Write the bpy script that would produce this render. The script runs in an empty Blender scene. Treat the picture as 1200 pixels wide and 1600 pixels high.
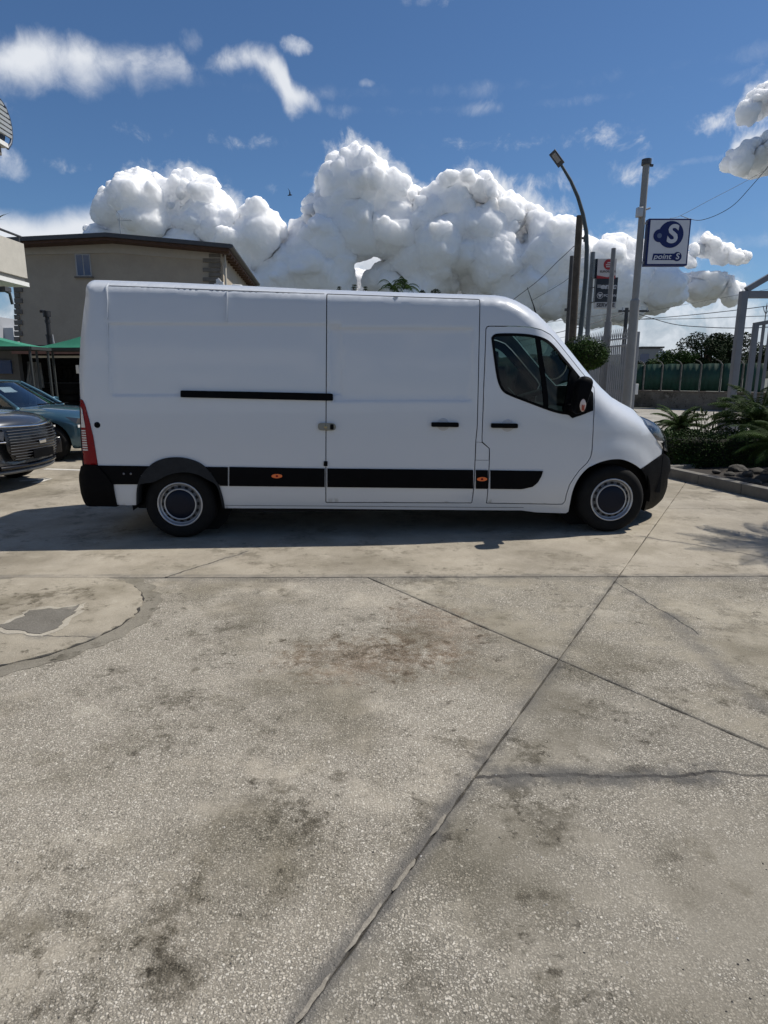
import bpy, bmesh, math, random
from mathutils import Vector, Matrix, noise as mnoise
from mathutils.geometry import delaunay_2d_cdt
random.seed(7)
R = math.radians
sc = bpy.context.scene
col = sc.collection

# ------------------------------------------------------------------ camera
FPX, HZN, CAMH = 980.0, 585.0, 1.591          # focal length in photo pixels, horizon row, camera height (m)
TH = math.atan((800 - HZN) / FPX)
cam_d = bpy.data.cameras.new('camera')
cam = bpy.data.objects.new('camera', cam_d)
col.objects.link(cam)
cam.location = (0, 0, CAMH)
cam.rotation_euler = (math.pi / 2 - TH, 0, 0)
cam_d.sensor_fit = 'VERTICAL'
cam_d.sensor_height = 36.0
cam_d.lens = 36.0 * FPX / 1600.0
cam_d.clip_start = 0.05
cam_d.clip_end = 20000
sc.camera = cam
CT, ST = math.cos(TH), math.sin(TH)
CAM = Vector((0, 0, CAMH))

def ray(px, py):
    x = (px - 600) / FPX
    u = -(py - 800) / FPX
    return Vector((x, CT + u * ST, -ST + u * CT))

def G(px, py, z=0.0):                           # the point of height z under a pixel
    r = ray(px, py)
    t = (z - CAMH) / r.z
    return CAM + r * t

def W(px, py, Y):                               # the point at depth Y under a pixel
    r = ray(px, py)
    return CAM + r * (Y / r.y)

# ------------------------------------------------------------------ light
SUN = Vector((0.63, 0.22, 1.0)).normalized()    # towards the sun
SUN_EL = math.asin(SUN.z)
SUN_AZ = math.atan2(SUN.x, SUN.y)
sl = bpy.data.lights.new('sun', 'SUN')
sl.energy = 4.9
sl.angle = R(0.53)
sl.color = (1.0, 0.945, 0.86)
so = bpy.data.objects.new('sun', sl)
col.objects.link(so)
so.location = (20, 8, 30)
so.rotation_euler = SUN.to_track_quat('Z', 'Y').to_euler()
sc.view_settings.view_transform = 'Standard'
sc.view_settings.look = 'None'
sc.view_settings.exposure = 0.0
sc.view_settings.gamma = 1.0
sc.render.filter_size = 1.15
sc.cycles.use_adaptive_sampling = True
sc.cycles.adaptive_threshold = 0.02
sc.cycles.max_bounces = 6
sc.cycles.diffuse_bounces = 3
sc.cycles.glossy_bounces = 3

# ------------------------------------------------------------------ node helpers
class NT:
    def __init__(s, tree):
        s.t = tree; s.n = tree.nodes; s.l = tree.links
    def new(s, typ, **kw):
        n = s.n.new(typ)
        for k, v in kw.items(): setattr(n, k, v)
        return n
    def put(s, sock, v):
        if hasattr(v, 'is_output') or isinstance(v, bpy.types.NodeSocket): s.l.new(v, sock)
        elif v is not None:
            if isinstance(v, (tuple, list)) and len(v) == 3 and sock.type == 'RGBA': v = (*v, 1)
            sock.default_value = v
    def m(s, op, a, b=None, c=None, clamp=False):
        n = s.new('ShaderNodeMath', operation=op, use_clamp=clamp)
        s.put(n.inputs[0], a)
        if b is not None: s.put(n.inputs[1], b)
        if c is not None: s.put(n.inputs[2], c)
        return n.outputs[0]
    def vm(s, op, a, b=None, scale=None):
        n = s.new('ShaderNodeVectorMath', operation=op)
        s.put(n.inputs[0], a)
        if b is not None: s.put(n.inputs[1], b)
        if scale is not None: s.put(n.inputs['Scale'], scale)
        return n.outputs['Value'] if op in ('LENGTH', 'DOT_PRODUCT', 'DISTANCE') else n.outputs[0]
    def mapr(s, v, a, b, c=0.0, d=1.0, smooth=True):
        n = s.new('ShaderNodeMapRange', interpolation_type='SMOOTHSTEP' if smooth else 'LINEAR')
        s.put(n.inputs[0], v)
        for i, x in enumerate((a, b, c, d)): s.put(n.inputs[i + 1], x)
        return n.outputs[0]
    def mix(s, f, a, b, mode='MIX'):
        n = s.new('ShaderNodeMix', data_type='RGBA', blend_type=mode)
        s.put(n.inputs[0], f); s.put(n.inputs[6], a); s.put(n.inputs[7], b)
        return n.outputs[2]
    def noise(s, vec, scale, detail=4, rough=0.55, dist=0.0, color=False):
        n = s.new('ShaderNodeTexNoise')
        if vec is not None: s.put(n.inputs['Vector'], vec)
        s.put(n.inputs['Scale'], scale); s.put(n.inputs['Detail'], detail)
        s.put(n.inputs['Roughness'], rough); s.put(n.inputs['Distortion'], dist)
        return n.outputs['Color' if color else 'Fac']
    def vor(s, vec, scale, feature='F1', out='Distance', rnd=1.0, detail=0.0):
        n = s.new('ShaderNodeTexVoronoi', feature=feature)
        s.put(n.inputs['Vector'], vec); s.put(n.inputs['Scale'], scale)
        s.put(n.inputs['Randomness'], rnd)
        if 'Detail' in n.inputs: s.put(n.inputs['Detail'], detail)
        return n.outputs[out]
    def ramp(s, v, stops):
        n = s.new('ShaderNodeValToRGB')
        e = n.color_ramp.elements
        while len(e) < len(stops): e.new(0.5)
        for el, (p, c) in zip(e, stops):
            el.position = p; el.color = (*c, 1) if len(c) == 3 else c
        s.put(n.inputs[0], v)
        return n.outputs[0]
    def fcurve(s, v, pts):
        n = s.new('ShaderNodeFloatCurve')
        c = n.mapping.curves[0]
        while len(c.points) < len(pts): c.points.new(0.5, 0.5)
        for p, (x, y) in zip(c.points, pts):
            p.location = (x, y); p.handle_type = 'VECTOR'
        n.mapping.extend = 'HORIZONTAL'
        n.mapping.use_clip = False
        n.mapping.update()
        s.put(n.inputs['Value'], v)
        return n.outputs[0]

MATS = {}
def mat(name, color=(0.5, 0.5, 0.5), rough=0.5, metal=0.0, vary=0.0, vscale=4.0, bump=0.0, bscale=60.0,
        spec=0.5, coat=0.0, emit=None, trans=0.0, sheen=None, alpha=None):
    if name in MATS: return MATS[name]
    mt = bpy.data.materials.new(name); mt.use_nodes = True
    t = NT(mt.node_tree)
    b = t.n['Principled BSDF']
    b.inputs['Base Color'].default_value = (*color, 1)
    b.inputs['Roughness'].default_value = rough
    b.inputs['Metallic'].default_value = metal
    b.inputs['Specular IOR Level'].default_value = spec
    b.inputs['Coat Weight'].default_value = coat
    b.inputs['Coat Roughness'].default_value = 0.04
    if trans: b.inputs['Transmission Weight'].default_value = trans
    geo = t.new('ShaderNodeNewGeometry').outputs['Position']
    if vary:
        n1 = t.noise(geo, vscale, 6, 0.6)
        n2 = t.noise(geo, vscale * 7, 3, 0.6)
        f = t.m('ADD', t.m('MULTIPLY', n1, 0.7), t.m('MULTIPLY', n2, 0.3))
        f = t.mapr(f, 0.3, 0.7)
        lo = tuple(c * (1 - vary) for c in color); hi = tuple(min(1, c * (1 + vary * 0.7)) for c in color)
        t.put(b.inputs['Base Color'], t.mix(f, lo, hi))
        t.put(b.inputs['Roughness'], t.mapr(n2, 0.3, 0.7, max(0.02, rough - 0.08), min(1, rough + 0.08)))
    if bump:
        bn = t.new('ShaderNodeBump')
        bn.inputs['Strength'].default_value = bump
        bn.inputs['Distance'].default_value = 0.01
        t.put(bn.inputs['Height'], t.noise(geo, bscale, 5, 0.6))
        t.l.new(bn.outputs[0], b.inputs['Normal'])
    MATS[name] = mt
    return mt

def glass_mat(name, tint=(0.5, 0.56, 0.56), rough=0.0, gloss=1.0):
    if name in MATS: return MATS[name]
    mt = bpy.data.materials.new(name); mt.use_nodes = True
    t = NT(mt.node_tree); t.n.clear()
    out = t.new('ShaderNodeOutputMaterial')
    tr = t.new('ShaderNodeBsdfTransparent'); tr.inputs[0].default_value = (*tint, 1)
    gl = t.new('ShaderNodeBsdfGlossy'); gl.inputs['Roughness'].default_value = rough
    gl.inputs[0].default_value = (1, 1, 1, 1)
    fr = t.new('ShaderNodeFresnel'); fr.inputs[0].default_value = 1.5
    mx = t.new('ShaderNodeMixShader')
    t.l.new(t.m('MULTIPLY', fr.outputs[0], gloss), mx.inputs[0])
    t.l.new(tr.outputs[0], mx.inputs[1]); t.l.new(gl.outputs[0], mx.inputs[2])
    t.l.new(mx.outputs[0], out.inputs[0])
    MATS[name] = mt
    return mt

# ------------------------------------------------------------------ object helpers
class MB:
    """collects shapes; build() links them as one mesh object"""
    def __init__(s): s.v = []; s.f = []; s.sm = []
    def add(s, verts, faces, smooth=False):
        o = len(s.v)
        s.v += [Vector(v) for v in verts]
        s.f += [tuple(i + o for i in f) for f in faces]
        s.sm += [smooth] * len(faces)
        return s
    def box(s, c, d, rz=0.0, bev=0.0, m=None):
        bm = bmesh.new()
        bmesh.ops.create_cube(bm, size=1)
        for v in bm.verts: v.co = Vector((v.co.x * d[0], v.co.y * d[1], v.co.z * d[2]))
        if bev: bmesh.ops.bevel(bm, geom=bm.edges[:], offset=bev, segments=2, profile=0.7, affect='EDGES')
        M = Matrix.Translation(Vector(c)) @ Matrix.Rotation(rz, 4, 'Z')
        if m is not None: M = M @ m
        bm.verts.index_update()
        s.add([M @ v.co for v in bm.verts], [[v.index for v in f.verts] for f in bm.faces], bool(bev))
        bm.free(); return s
    def bar(s, a, b, w, h=None, up=(0, 0, 1)):
        a = Vector(a); b = Vector(b); h = h or w
        d = (b - a).normalized(); up = Vector(up)
        if abs(d.dot(up)) > 0.98: up = Vector((0, 1, 0))
        x = d.cross(up).normalized(); y = x.cross(d).normalized()
        vs = [p + x * sx * w / 2 + y * sy * h / 2 for p in (a, b) for sx, sy in ((-1, -1), (1, -1), (1, 1), (-1, 1))]
        s.add(vs, [(3, 2, 1, 0), (4, 5, 6, 7), (0, 1, 5, 4), (1, 2, 6, 5), (2, 3, 7, 6), (3, 0, 4, 7)])
        return s
    def tube(s, pts, r, n=8, caps=True):
        pts = [Vector(p) for p in pts]
        rs = r if isinstance(r, (list, tuple)) else [r] * len(pts)
        vs = []; fs = []; prev = None
        for i, p in enumerate(pts):
            d = (pts[min(i + 1, len(pts) - 1)] - pts[max(i - 1, 0)]).normalized()
            if prev is None:
                up = Vector((0, 0, 1)) if abs(d.z) < 0.95 else Vector((0, 1, 0))
                x = d.cross(up).normalized()
            else:
                x = (prev - d * prev.dot(d)).normalized()
            prev = x; y = d.cross(x)
            for k in range(n):
                a = 2 * math.pi * k / n
                vs.append(p + (x * math.cos(a) + y * math.sin(a)) * rs[i])
        for i in range(len(pts) - 1):
            for k in range(n):
                k2 = (k + 1) % n
                fs.append((i * n + k, i * n + k2, (i + 1) * n + k2, (i + 1) * n + k))
        s.add(vs, fs, True)
        if caps:
            o = len(pts) - 1
            s.add([vs[k] for k in range(n)], [tuple(range(n - 1, -1, -1))])
            s.add([vs[o * n + k] for k in range(n)], [tuple(range(n))])
        return s
    def lathe(s, prof, c, axis='Y', n=40, smooth=True):
        """prof = [(r, h)] round an axis through c"""
        c = Vector(c); vs = []; fs = []
        for r, h in prof:
            for k in range(n):
                a = 2 * math.pi * k / n; x, y = r * math.cos(a), r * math.sin(a)
                if axis == 'Y': vs.append(c + Vector((x, h, y)))
                elif axis == 'X': vs.append(c + Vector((h, x, y)))
                else: vs.append(c + Vector((x, y, h)))
        for i in range(len(prof) - 1):
            for k in range(n):
                k2 = (k + 1) % n
                fs.append((i * n + k, i * n + k2, (i + 1) * n + k2, (i + 1) * n + k))
        s.add(vs, fs, smooth); return s
    def prism(s, poly, ext):
        """poly = 3D points of a planar polygon, ext = extrusion vector"""
        ext = Vector(ext); n = len(poly)
        a = [Vector(p) for p in poly]; b = [p + ext for p in a]
        s.add(a + b, [tuple(range(n - 1, -1, -1)), tuple(range(n, 2 * n))] +
              [(i, (i + 1) % n, n + (i + 1) % n, n + i) for i in range(n)])
        return s
    def mesh(s, name):
        me = bpy.data.meshes.new(name)
        me.from_pydata([tuple(v) for v in s.v], [], s.f)
        me.polygons.foreach_set('use_smooth', s.sm)
        me.update(); return me
    def build(s, name, m, parent=None, fix=True):
        me = s.mesh(name)
        if fix:
            bm = bmesh.new(); bm.from_mesh(me)
            bmesh.ops.recalc_face_normals(bm, faces=bm.faces[:]); bm.to_mesh(me); bm.free()
        return link(name, me, m, parent)

def link(name, me, m, parent=None):
    o = bpy.data.objects.new(name, me)
    if m is not None:
        me.materials.clear(); me.materials.append(m)
    col.objects.link(o)
    if parent is not None: o.parent = parent
    return o

def tag(o, label, cat, group=None):
    o['label'] = label; o['category'] = cat
    if group: o['group'] = group
    return o

def struct(o, label=None):
    o['kind'] = 'structure'
    if label: o['label'] = label
    return o

def thing(name, label, cat, loc=(0, 0, 0), rz=0.0, group=None):
    o = bpy.data.objects.new(name, None)
    col.objects.link(o)
    o.location = loc; o.rotation_euler = (0, 0, rz)
    o.empty_display_size = 0.2
    return tag(o, label, cat, group)

def copy_part(src, parent=None, name=None):
    c = src.copy(); col.objects.link(c)
    if parent is not None: c.parent = parent
    return c

def text_mesh(body, size, shear=0.0, bold=0.0, extrude=0.002, align='CENTER'):
    cu = bpy.data.curves.new('lettering', 'FONT')
    cu.body = body; cu.size = size; cu.shear = shear; cu.offset = bold; cu.extrude = extrude
    cu.align_x = align; cu.align_y = 'CENTER'; cu.resolution_u = 4
    o = bpy.data.objects.new('lettering', cu); col.objects.link(o)
    dg = bpy.context.evaluated_depsgraph_get()
    me = bpy.data.meshes.new_from_object(o.evaluated_get(dg))
    bpy.data.objects.remove(o); bpy.data.curves.remove(cu)
    return me

def interp(tab, x):
    if x <= tab[0][0]: return tab[0][1]
    for (a, b), (c, d) in zip(tab, tab[1:]):
        if x <= c: return b + (d - b) * (x - a) / max(1e-9, c - a)
    return tab[-1][1]

def smooth01(x):
    x = min(1, max(0, x)); return x * x * (3 - 2 * x)
# ------------------------------------------------------------------ sky
wd = bpy.data.worlds.new('World'); sc.world = wd; wd.use_nodes = True
t = NT(wd.node_tree)
bg = t.n['Background']; SKY = 0.06
bg.inputs['Strength'].default_value = SKY
sky = t.new('ShaderNodeTexSky', sky_type='NISHITA')
sky.sun_disc = False
sky.sun_elevation = SUN_EL
sky.sun_rotation = SUN_AZ
sky.altitude = 50; sky.air_density = 1.0; sky.dust_density = 0.3; sky.ozone_density = 2.5
D = t.new('ShaderNodeTexCoord').outputs['Generated']
sx = t.new('ShaderNodeSeparateXYZ'); t.put(sx.inputs[0], D)
dx, dy, dz = sx.outputs
AZ = t.m('ARCTAN2', dx, dy)
EL = t.m('ARCSINE', dz)

def aze(px, py):
    r = ray(px, py).normalized()
    return math.atan2(r.x, r.y), math.asin(r.z)

A0, A1 = -0.80, 0.80
UAZ = t.mapr(AZ, A0, A1, 0, 1, smooth=False)
def curve(pts):
    p = sorted((aze(x, y) for x, y in pts))
    return t.fcurve(UAZ, [((a - A0) / (A1 - A0), e) for a, e in p])

DN = D
warp = t.vm('SCALE', t.vm('SUBTRACT', t.noise(DN, 9, 3, 0.5, color=True), (0.5, 0.5, 0.5)), scale=0.07)
DW = t.vm('ADD', DN, warp)
wisp = t.m('SUBTRACT', t.noise(t.vm('ADD', DN, warp), 13, 8, 0.64), 0.5)
relief = t.m('SUBTRACT', wisp, t.m('SUBTRACT', t.noise(t.vm('ADD', t.vm('ADD', DN, warp), (0.02, 0.0, 0.03)), 13, 5, 0.6), 0.5))
WHITE = (0.80, 0.83, 0.88); GREY = (0.30, 0.345, 0.41)
def sc3(c, k): return tuple(x * k / SKY for x in c)
colr = t.vm('MULTIPLY', sky.outputs[0], (0.86, 1.14, 1.42))

def layer(base, top, bot, amp, soft, bright, lo_soft=None, shade_depth=0.12, opac=1.0, relief_k=1.0, grow=0.0):
    """a soft cloud between two skylines (azimuth -> elevation); its edge is broken up by noise"""
    T = curve(top); Bt = curve(bot)
    up = t.m('SUBTRACT', T, EL)
    e1 = t.m('ADD', t.m('ADD', up, grow), t.m('MULTIPLY', wisp, amp))
    e2 = t.m('ADD', t.m('SUBTRACT', EL, Bt), t.m('MULTIPLY', wisp, amp * 1.2))
    mask = t.m('MULTIPLY', t.m('MULTIPLY', t.mapr(e1, 0.0, soft), t.mapr(e2, 0.0, lo_soft or soft)), opac)
    d = t.m('ADD', t.mapr(up, 0.0, shade_depth, 0.0, 0.55), t.m('MULTIPLY', relief, -1.5 * relief_k))
    d = t.m('SUBTRACT', d, bright, clamp=True)
    return t.mix(mask, base, t.mix(d, sc3(WHITE, 1.0), sc3(GREY, 1.0)))

# far low veil of cloud near the horizon
veil = t.m('MULTIPLY', t.m('MULTIPLY', t.mapr(EL, 0.22, 0.05), t.mapr(EL, -0.06, 0.0)), t.mapr(t.m('ADD', wisp, t.mapr(EL, 0.16, 0.0, 0, 0.30)), -0.10, 0.20))
veilc = t.mix(t.mapr(t.m('ADD', t.m('MULTIPLY', relief, 1.2), wisp), -0.3, 0.35), sc3((0.42, 0.48, 0.55), 1), sc3((0.78, 0.82, 0.88), 1))
colr = t.mix(t.m('MULTIPLY', veil, 0.92), colr, veilc)
# pileus sheet behind the left part of the bank
colr = layer(colr, [(-40, 322), (0, 330), (60, 340), (150, 322), (230, 300), (330, 300), (420, 345), (470, 400)],
             [(-40, 420), (470, 420)], 0.03, 0.03, 0.16, shade_depth=0.3, grow=0.01, relief_k=0.1, opac=0.95)
# soft vapour round the cumulus bodies
SK = [(150, 400), (165, 300), (195, 256), (222, 254), (246, 270), (300, 256), (330, 268), (350, 304), (395, 306), (432, 324), (458, 360), (474, 330), (496, 274), (520, 244), (556, 224), (592, 232),
      (632, 262), (660, 292), (692, 272), (722, 254), (750, 258), (784, 288), (850, 322), (930, 358), (985, 362), (1030, 395), (1050, 440)]
colr = layer(colr, SK, [(150, 400), (260, 380), (400, 470), (1000, 480), (1050, 440)], 0.13, 0.035, 0.20, lo_soft=0.05, shade_depth=0.30, opac=0.9, grow=0.012)
colr = layer(colr, [(980, 475), (1005, 440), (1080, 416), (1115, 412), (1145, 428), (1172, 470)], [(980, 478), (1172, 474)], 0.10, 0.03, 0.25, lo_soft=0.03, opac=0.85, grow=0.008)
colr = layer(colr, [(1066, 412), (1086, 374), (1104, 357), (1130, 368), (1180, 396), (1210, 385), (1250, 380)], [(1066, 410), (1110, 418), (1250, 402)], 0.10, 0.03, 0.25, lo_soft=0.02, opac=0.85, grow=0.008)
colr = layer(colr, [(1130, 262), (1146, 224), (1170, 210), (1205, 197), (1260, 188), (1310, 230)], [(1130, 260), (1165, 280), (1310, 268)], 0.10, 0.03, 0.25, lo_soft=0.03, opac=0.85, grow=0.008)
colr = layer(colr, [(1146, 192), (1160, 154), (1187, 128), (1218, 112), (1300, 112), (1350, 172)], [(1146, 196), (1350, 186)], 0.10, 0.03, 0.25, lo_soft=0.03, opac=0.85, grow=0.008)
# high ragged clouds at the upper left
colr = layer(colr, [(-120, 160), (-60, 100), (0, 78), (35, 60), (65, 56), (95, 68), (125, 60), (165, 78), (210, 74), (262, 74), (288, 96), (306, 135)],
             [(-120, 165), (0, 160), (50, 168), (100, 145), (135, 165), (200, 146), (218, 162), (240, 146), (306, 140)],
             0.05, 0.03, 0.08, lo_soft=0.05, grow=0.012, shade_depth=0.18, opac=0.95, relief_k=0.6)
colr = layer(colr, [(312, 120), (324, 106), (350, 84), (380, 77), (428, 84), (446, 104), (458, 138), (480, 150), (506, 182)],
             [(312, 112), (360, 130), (400, 124), (430, 156), (452, 192), (480, 182), (506, 180)],
             0.045, 0.022, 0.13, lo_soft=0.03, grow=0.012, shade_depth=0.2, opac=0.95, relief_k=0.6)
def wisps(base, px, py, w, h, op):
    a, e = aze(px, py); a2, e2 = aze(px + w, py); _, e3 = aze(px, py - h)
    q = t.m('ADD', t.m('POWER', t.m('ABSOLUTE', t.m('DIVIDE', t.m('SUBTRACT', AZ, a), a2 - a)), 2.0),
            t.m('POWER', t.m('ABSOLUTE', t.m('DIVIDE', t.m('SUBTRACT', EL, e), e3 - e)), 2.0))
    v = t.m('ADD', t.m('SUBTRACT', 1.0, q), t.m('MULTIPLY', wisp, 7.0))
    return t.mix(t.m('MULTIPLY', t.mapr(v, 0.0, 1.9), op), base, sc3((0.74, 0.78, 0.85), 1))
for a_ in ((462, 72, 26, 16, 0.7), (18, 258, 32, 28, 0.5), (428, 294, 20, 16, 0.4), (466, 272, 26, 12, 0.4), (675, 3, 48, 14, 0.5),
           (572, 130, 16, 8, 0.4), (1085, 252, 50, 8, 0.22), (300, 62, 20, 22, 0.22)):
    colr = wisps(colr, *a_)
# the same scattered fair-weather cloud over the rest of the sky
oth = t.m('ADD', t.noise(t.vm('ADD', DN, warp), 3.2, 5, 0.55), t.m('MULTIPLY', wisp, 0.12))
om = t.m('MULTIPLY', t.mapr(oth, 0.62, 0.70), t.m('MULTIPLY', t.mapr(t.m('ABSOLUTE', AZ), 0.78, 1.0), t.mapr(EL, 0.0, 0.06)))
oc = t.mix(t.m('ADD', 0.25, t.m('MULTIPLY', relief, -1.4), clamp=True), sc3(WHITE, 1), sc3(GREY, 1))
colr = t.mix(om, colr, oc)
t.l.new(colr, bg.inputs['Color'])

# ------------------------------------------------------------------ cumulus clouds, real billowing bodies far away
import numpy as np
def ico(sub):
    bm = bmesh.new(); bmesh.ops.create_icosphere(bm, subdivisions=sub, radius=1.0)
    bm.verts.index_update()
    v = np.array([tuple(x.co) for x in bm.verts]); f = np.array([[q.index for q in p.verts] for p in bm.faces])
    bm.free(); return v, f
ICO = {k: ico(k) for k in (2, 3, 4)}
cm = bpy.data.materials.new('cloud'); cm.use_nodes = True
ct = NT(cm.node_tree); cb = ct.n['Principled BSDF']
cb.inputs['Base Color'].default_value = (0.94, 0.942, 0.945, 1); cb.inputs['Roughness'].default_value = 1.0
cb.inputs['Specular IOR Level'].default_value = 0.0
cb.inputs['Subsurface Weight'].default_value = 1.0
cb.inputs['Subsurface Radius'].default_value = (1, 1, 1)
cb.inputs['Subsurface Scale'].default_value = 120.0
bn = ct.new('ShaderNodeBump'); bn.inputs['Strength'].default_value = 0.22; bn.inputs['Distance'].default_value = 14.0
ct.put(bn.inputs['Height'], ct.noise(ct.new('ShaderNodeNewGeometry').outputs['Position'], 0.03, 7, 0.62))
ct.l.new(bn.outputs[0], cb.inputs['Normal'])

def smoothed(me, n):
    tmp = bpy.data.objects.new('tmp', me); col.objects.link(tmp)
    sm_ = tmp.modifiers.new('s', 'SMOOTH'); sm_.factor = 0.5; sm_.iterations = n
    m2 = bpy.data.meshes.new_from_object(tmp.evaluated_get(bpy.context.evaluated_depsgraph_get()))
    bpy.data.objects.remove(tmp); bpy.data.meshes.remove(me)
    return m2

def cloud(name, label, top, bot, Y, n0, r0, seed, depth=1.0, vox=1.6, amp=1.0, lean=0.1):
    rg = random.Random(seed); P = MPP = Y / FPX
    V = []; F = []; off = 0
    def ball(c, r, sub):
        nonlocal off
        v, f = ICO[sub]
        q = v * r * np.array([1, 1, 0.92])
        V.append(q + np.array(c)); F.append(f + off); off += len(v)
    x0, x1 = top[0][0], top[-1][0]
    def puff(px, py, r, yy, kids, gkids):
        c = W(px, py, yy); r *= MPP
        ball(c, r, 3 if r > 14 * MPP else 2)
        for k in range(kids):
            a = rg.uniform(0, 2 * math.pi); z = rg.uniform(-0.5, 1.0); s_ = math.sqrt(1 - z * z)
            d = Vector((s_ * math.cos(a), s_ * math.sin(a), z))
            if d.y > 0.6: continue
            r1 = r * rg.uniform(0.3, 0.58); c1 = Vector(c) + d * (r * rg.uniform(0.7, 0.92))
            ball(c1, r1, 2)
            for m_ in range(gkids):
                a = rg.uniform(0, 2 * math.pi); z = rg.uniform(-0.4, 1.0); s_ = math.sqrt(1 - z * z)
                d2 = Vector((s_ * math.cos(a), s_ * math.sin(a), z))
                if d2.y > 0.5 or d2.dot(d) < -0.2: continue
                ball(c1 + d2 * (r1 * 0.85), r1 * rg.uniform(0.28, 0.5), 2)
    def spot(r_lo, r_hi, margin, deep):
        px = rg.uniform(x0, x1); tp = interp(top, px); bt = interp(bot, px)
        if bt - tp < 3: return None
        r = min(rg.uniform(r_lo, r_hi), (bt - tp) * 0.5 + 2)
        py = tp + r * margin + max(0, bt - tp - 2 * r) * deep
        return px, py, r, Y + (py - tp) * lean * MPP
    for i in range(n0):                                             # bodies
        q = spot(r0 * 0.5, r0 * 1.1, 1.35, rg.random() ** 1.3)
        if q: puff(q[0], q[1], q[2], q[3] + rg.uniform(-0.5, 0.5) * 60 * MPP, 7, 3)
    L_ = x1 - x0
    for i in range(int(L_ / (r0 * 0.30))):                          # heads along the skyline
        q = spot(r0 * 0.22, r0 * 0.5, 1.15, 0.06 * rg.random())
        if q: puff(q[0], q[1], q[2], q[3] + rg.uniform(-0.4, 0.4) * 50 * MPP, 8, 3)
    for i in range(int(L_ / (r0 * 0.10))):                          # small heads, skyline and face
        q = spot(r0 * 0.10, r0 * 0.24, 1.1, 0.55 * rg.random() ** 2)
        if q: puff(q[0], q[1], q[2], q[3] - rg.uniform(0.1, 0.7) * r0 * MPP, 6, 0)
    V = np.concatenate(V); F = np.concatenate(F)
    ctr = Vector(V.mean(0))
    me = bpy.data.meshes.new(name)
    me.from_pydata((V - np.array(ctr)).tolist(), [], F.tolist()); me.update()
    tmp = bpy.data.objects.new('tmp', me); col.objects.link(tmp)
    rm = tmp.modifiers.new('r', 'REMESH'); rm.mode = 'VOXEL'; rm.voxel_size = vox * MPP; rm.adaptivity = 0.0
    me2 = bpy.data.meshes.new_from_object(tmp.evaluated_get(bpy.context.evaluated_depsgraph_get()))
    bpy.data.objects.remove(tmp); bpy.data.meshes.remove(me)
    me2 = smoothed(me2, 10)
    k = 1.0 / (MPP * 26.0); k2 = 1.0 / (MPP * 9.0); sh = Vector((seed * 3.1, 0, 0))
    nv = len(me2.vertices)
    co = np.empty(nv * 3); no = np.empty(nv * 3)
    me2.vertices.foreach_get('co', co); me2.vertices.foreach_get('normal', no)
    co = co.reshape(-1, 3); no = no.reshape(-1, 3); hs = np.empty(nv)
    for q_ in range(nv):
        vc = Vector(co[q_]); p = vc * k + sh
        d = mnoise.turbulence(p, 2, True, amplitude_scale=0.5, frequency_scale=2.1)
        e = mnoise.fractal(vc * k2 + sh, 0.8, 2.1, 4)
        hs[q_] = ((0.75 - d) * 4.6 + e * 2.3) * MPP * amp
    k3 = 1.0 / (MPP * 55.0); k4 = 1.0 / (MPP * 18.0); wv = np.empty((nv, 3))
    for q_ in range(nv):
        vc = Vector(co[q_]); wv[q_] = mnoise.noise_vector(vc * k3 + sh) * (8.0 * MPP) + mnoise.noise_vector(vc * k4 + sh) * (3.6 * MPP)
    me2.vertices.foreach_set('co', (co + no * hs[:, None] + wv).ravel())
    me2 = smoothed(me2, 1)
    me2.polygons.foreach_set('use_smooth', [True] * len(me2.polygons)); me2.update()
    me = me2
    o = link('cloud', me, cm)
    o.location = ctr
    struct(o, label)
    return o
BT = [(150, 372), (168, 302), (195, 264), (218, 262), (242, 282), (270, 270), (300, 266), (328, 278), (346, 314), (362, 332),
      (395, 316), (430, 334), (456, 372), (470, 372), (478, 320), (498, 283), (520, 254), (555, 234), (590, 241), (628, 272), (640, 294),
      (660, 302), (690, 282), (720, 264), (746, 267), (780, 296), (812, 308), (850, 332), (890, 350), (930, 370), (985, 372), (1020, 400), (1040, 425)]
BB = [(150, 400), (250, 420), (300, 440), (400, 470), (480, 480), (560, 485), (640, 485), (740, 485), (800, 485), (900, 505), (1000, 505), (1040, 460)]
cloud('cloud', 'long bank of towering white cumulus over the van roof', BT, BB, 3000, 150, 40, 3)
cloud('cloud', 'low row of grey and white puffs under the cumulus bank',
      [(395, 462), (430, 440), (500, 426), (560, 420), (640, 434), (700, 422), (770, 410), (830, 430), (900, 410), (960, 430), (1000, 465)],
      [(395, 490), (1000, 500)], 3600, 34, 30, 5)
cloud('cloud', 'broad cumulus just above the trees right of the sign pole',
      [(985, 466), (1005, 447), (1040, 434), (1080, 425), (1112, 421), (1140, 435), (1158, 456)], [(985, 470), (1080, 474), (1158, 464)], 3300, 22, 17, 8)
cloud('cloud', 'small white cumulus right of the square sign',
      [(1078, 400), (1086, 380), (1102, 365), (1125, 374), (1145, 392), (1170, 400)], [(1078, 408), (1110, 413), (1170, 403)], 3300, 12, 13, 11)
cloud('cloud', 'bright cumulus cut by the right edge below the highest one',
      [(1142, 250), (1150, 232), (1168, 220), (1200, 206), (1250, 198), (1290, 230)], [(1142, 255), (1165, 272), (1200, 265), (1290, 262)], 3000, 14, 20, 14)
cloud('cloud', 'highest bright cumulus cut by the right edge of the sky',
      [(1158, 182), (1166, 162), (1187, 138), (1215, 122), (1290, 120), (1340, 170)], [(1158, 190), (1180, 180), (1215, 168), (1340, 180)], 3000, 14, 20, 17)
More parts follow.
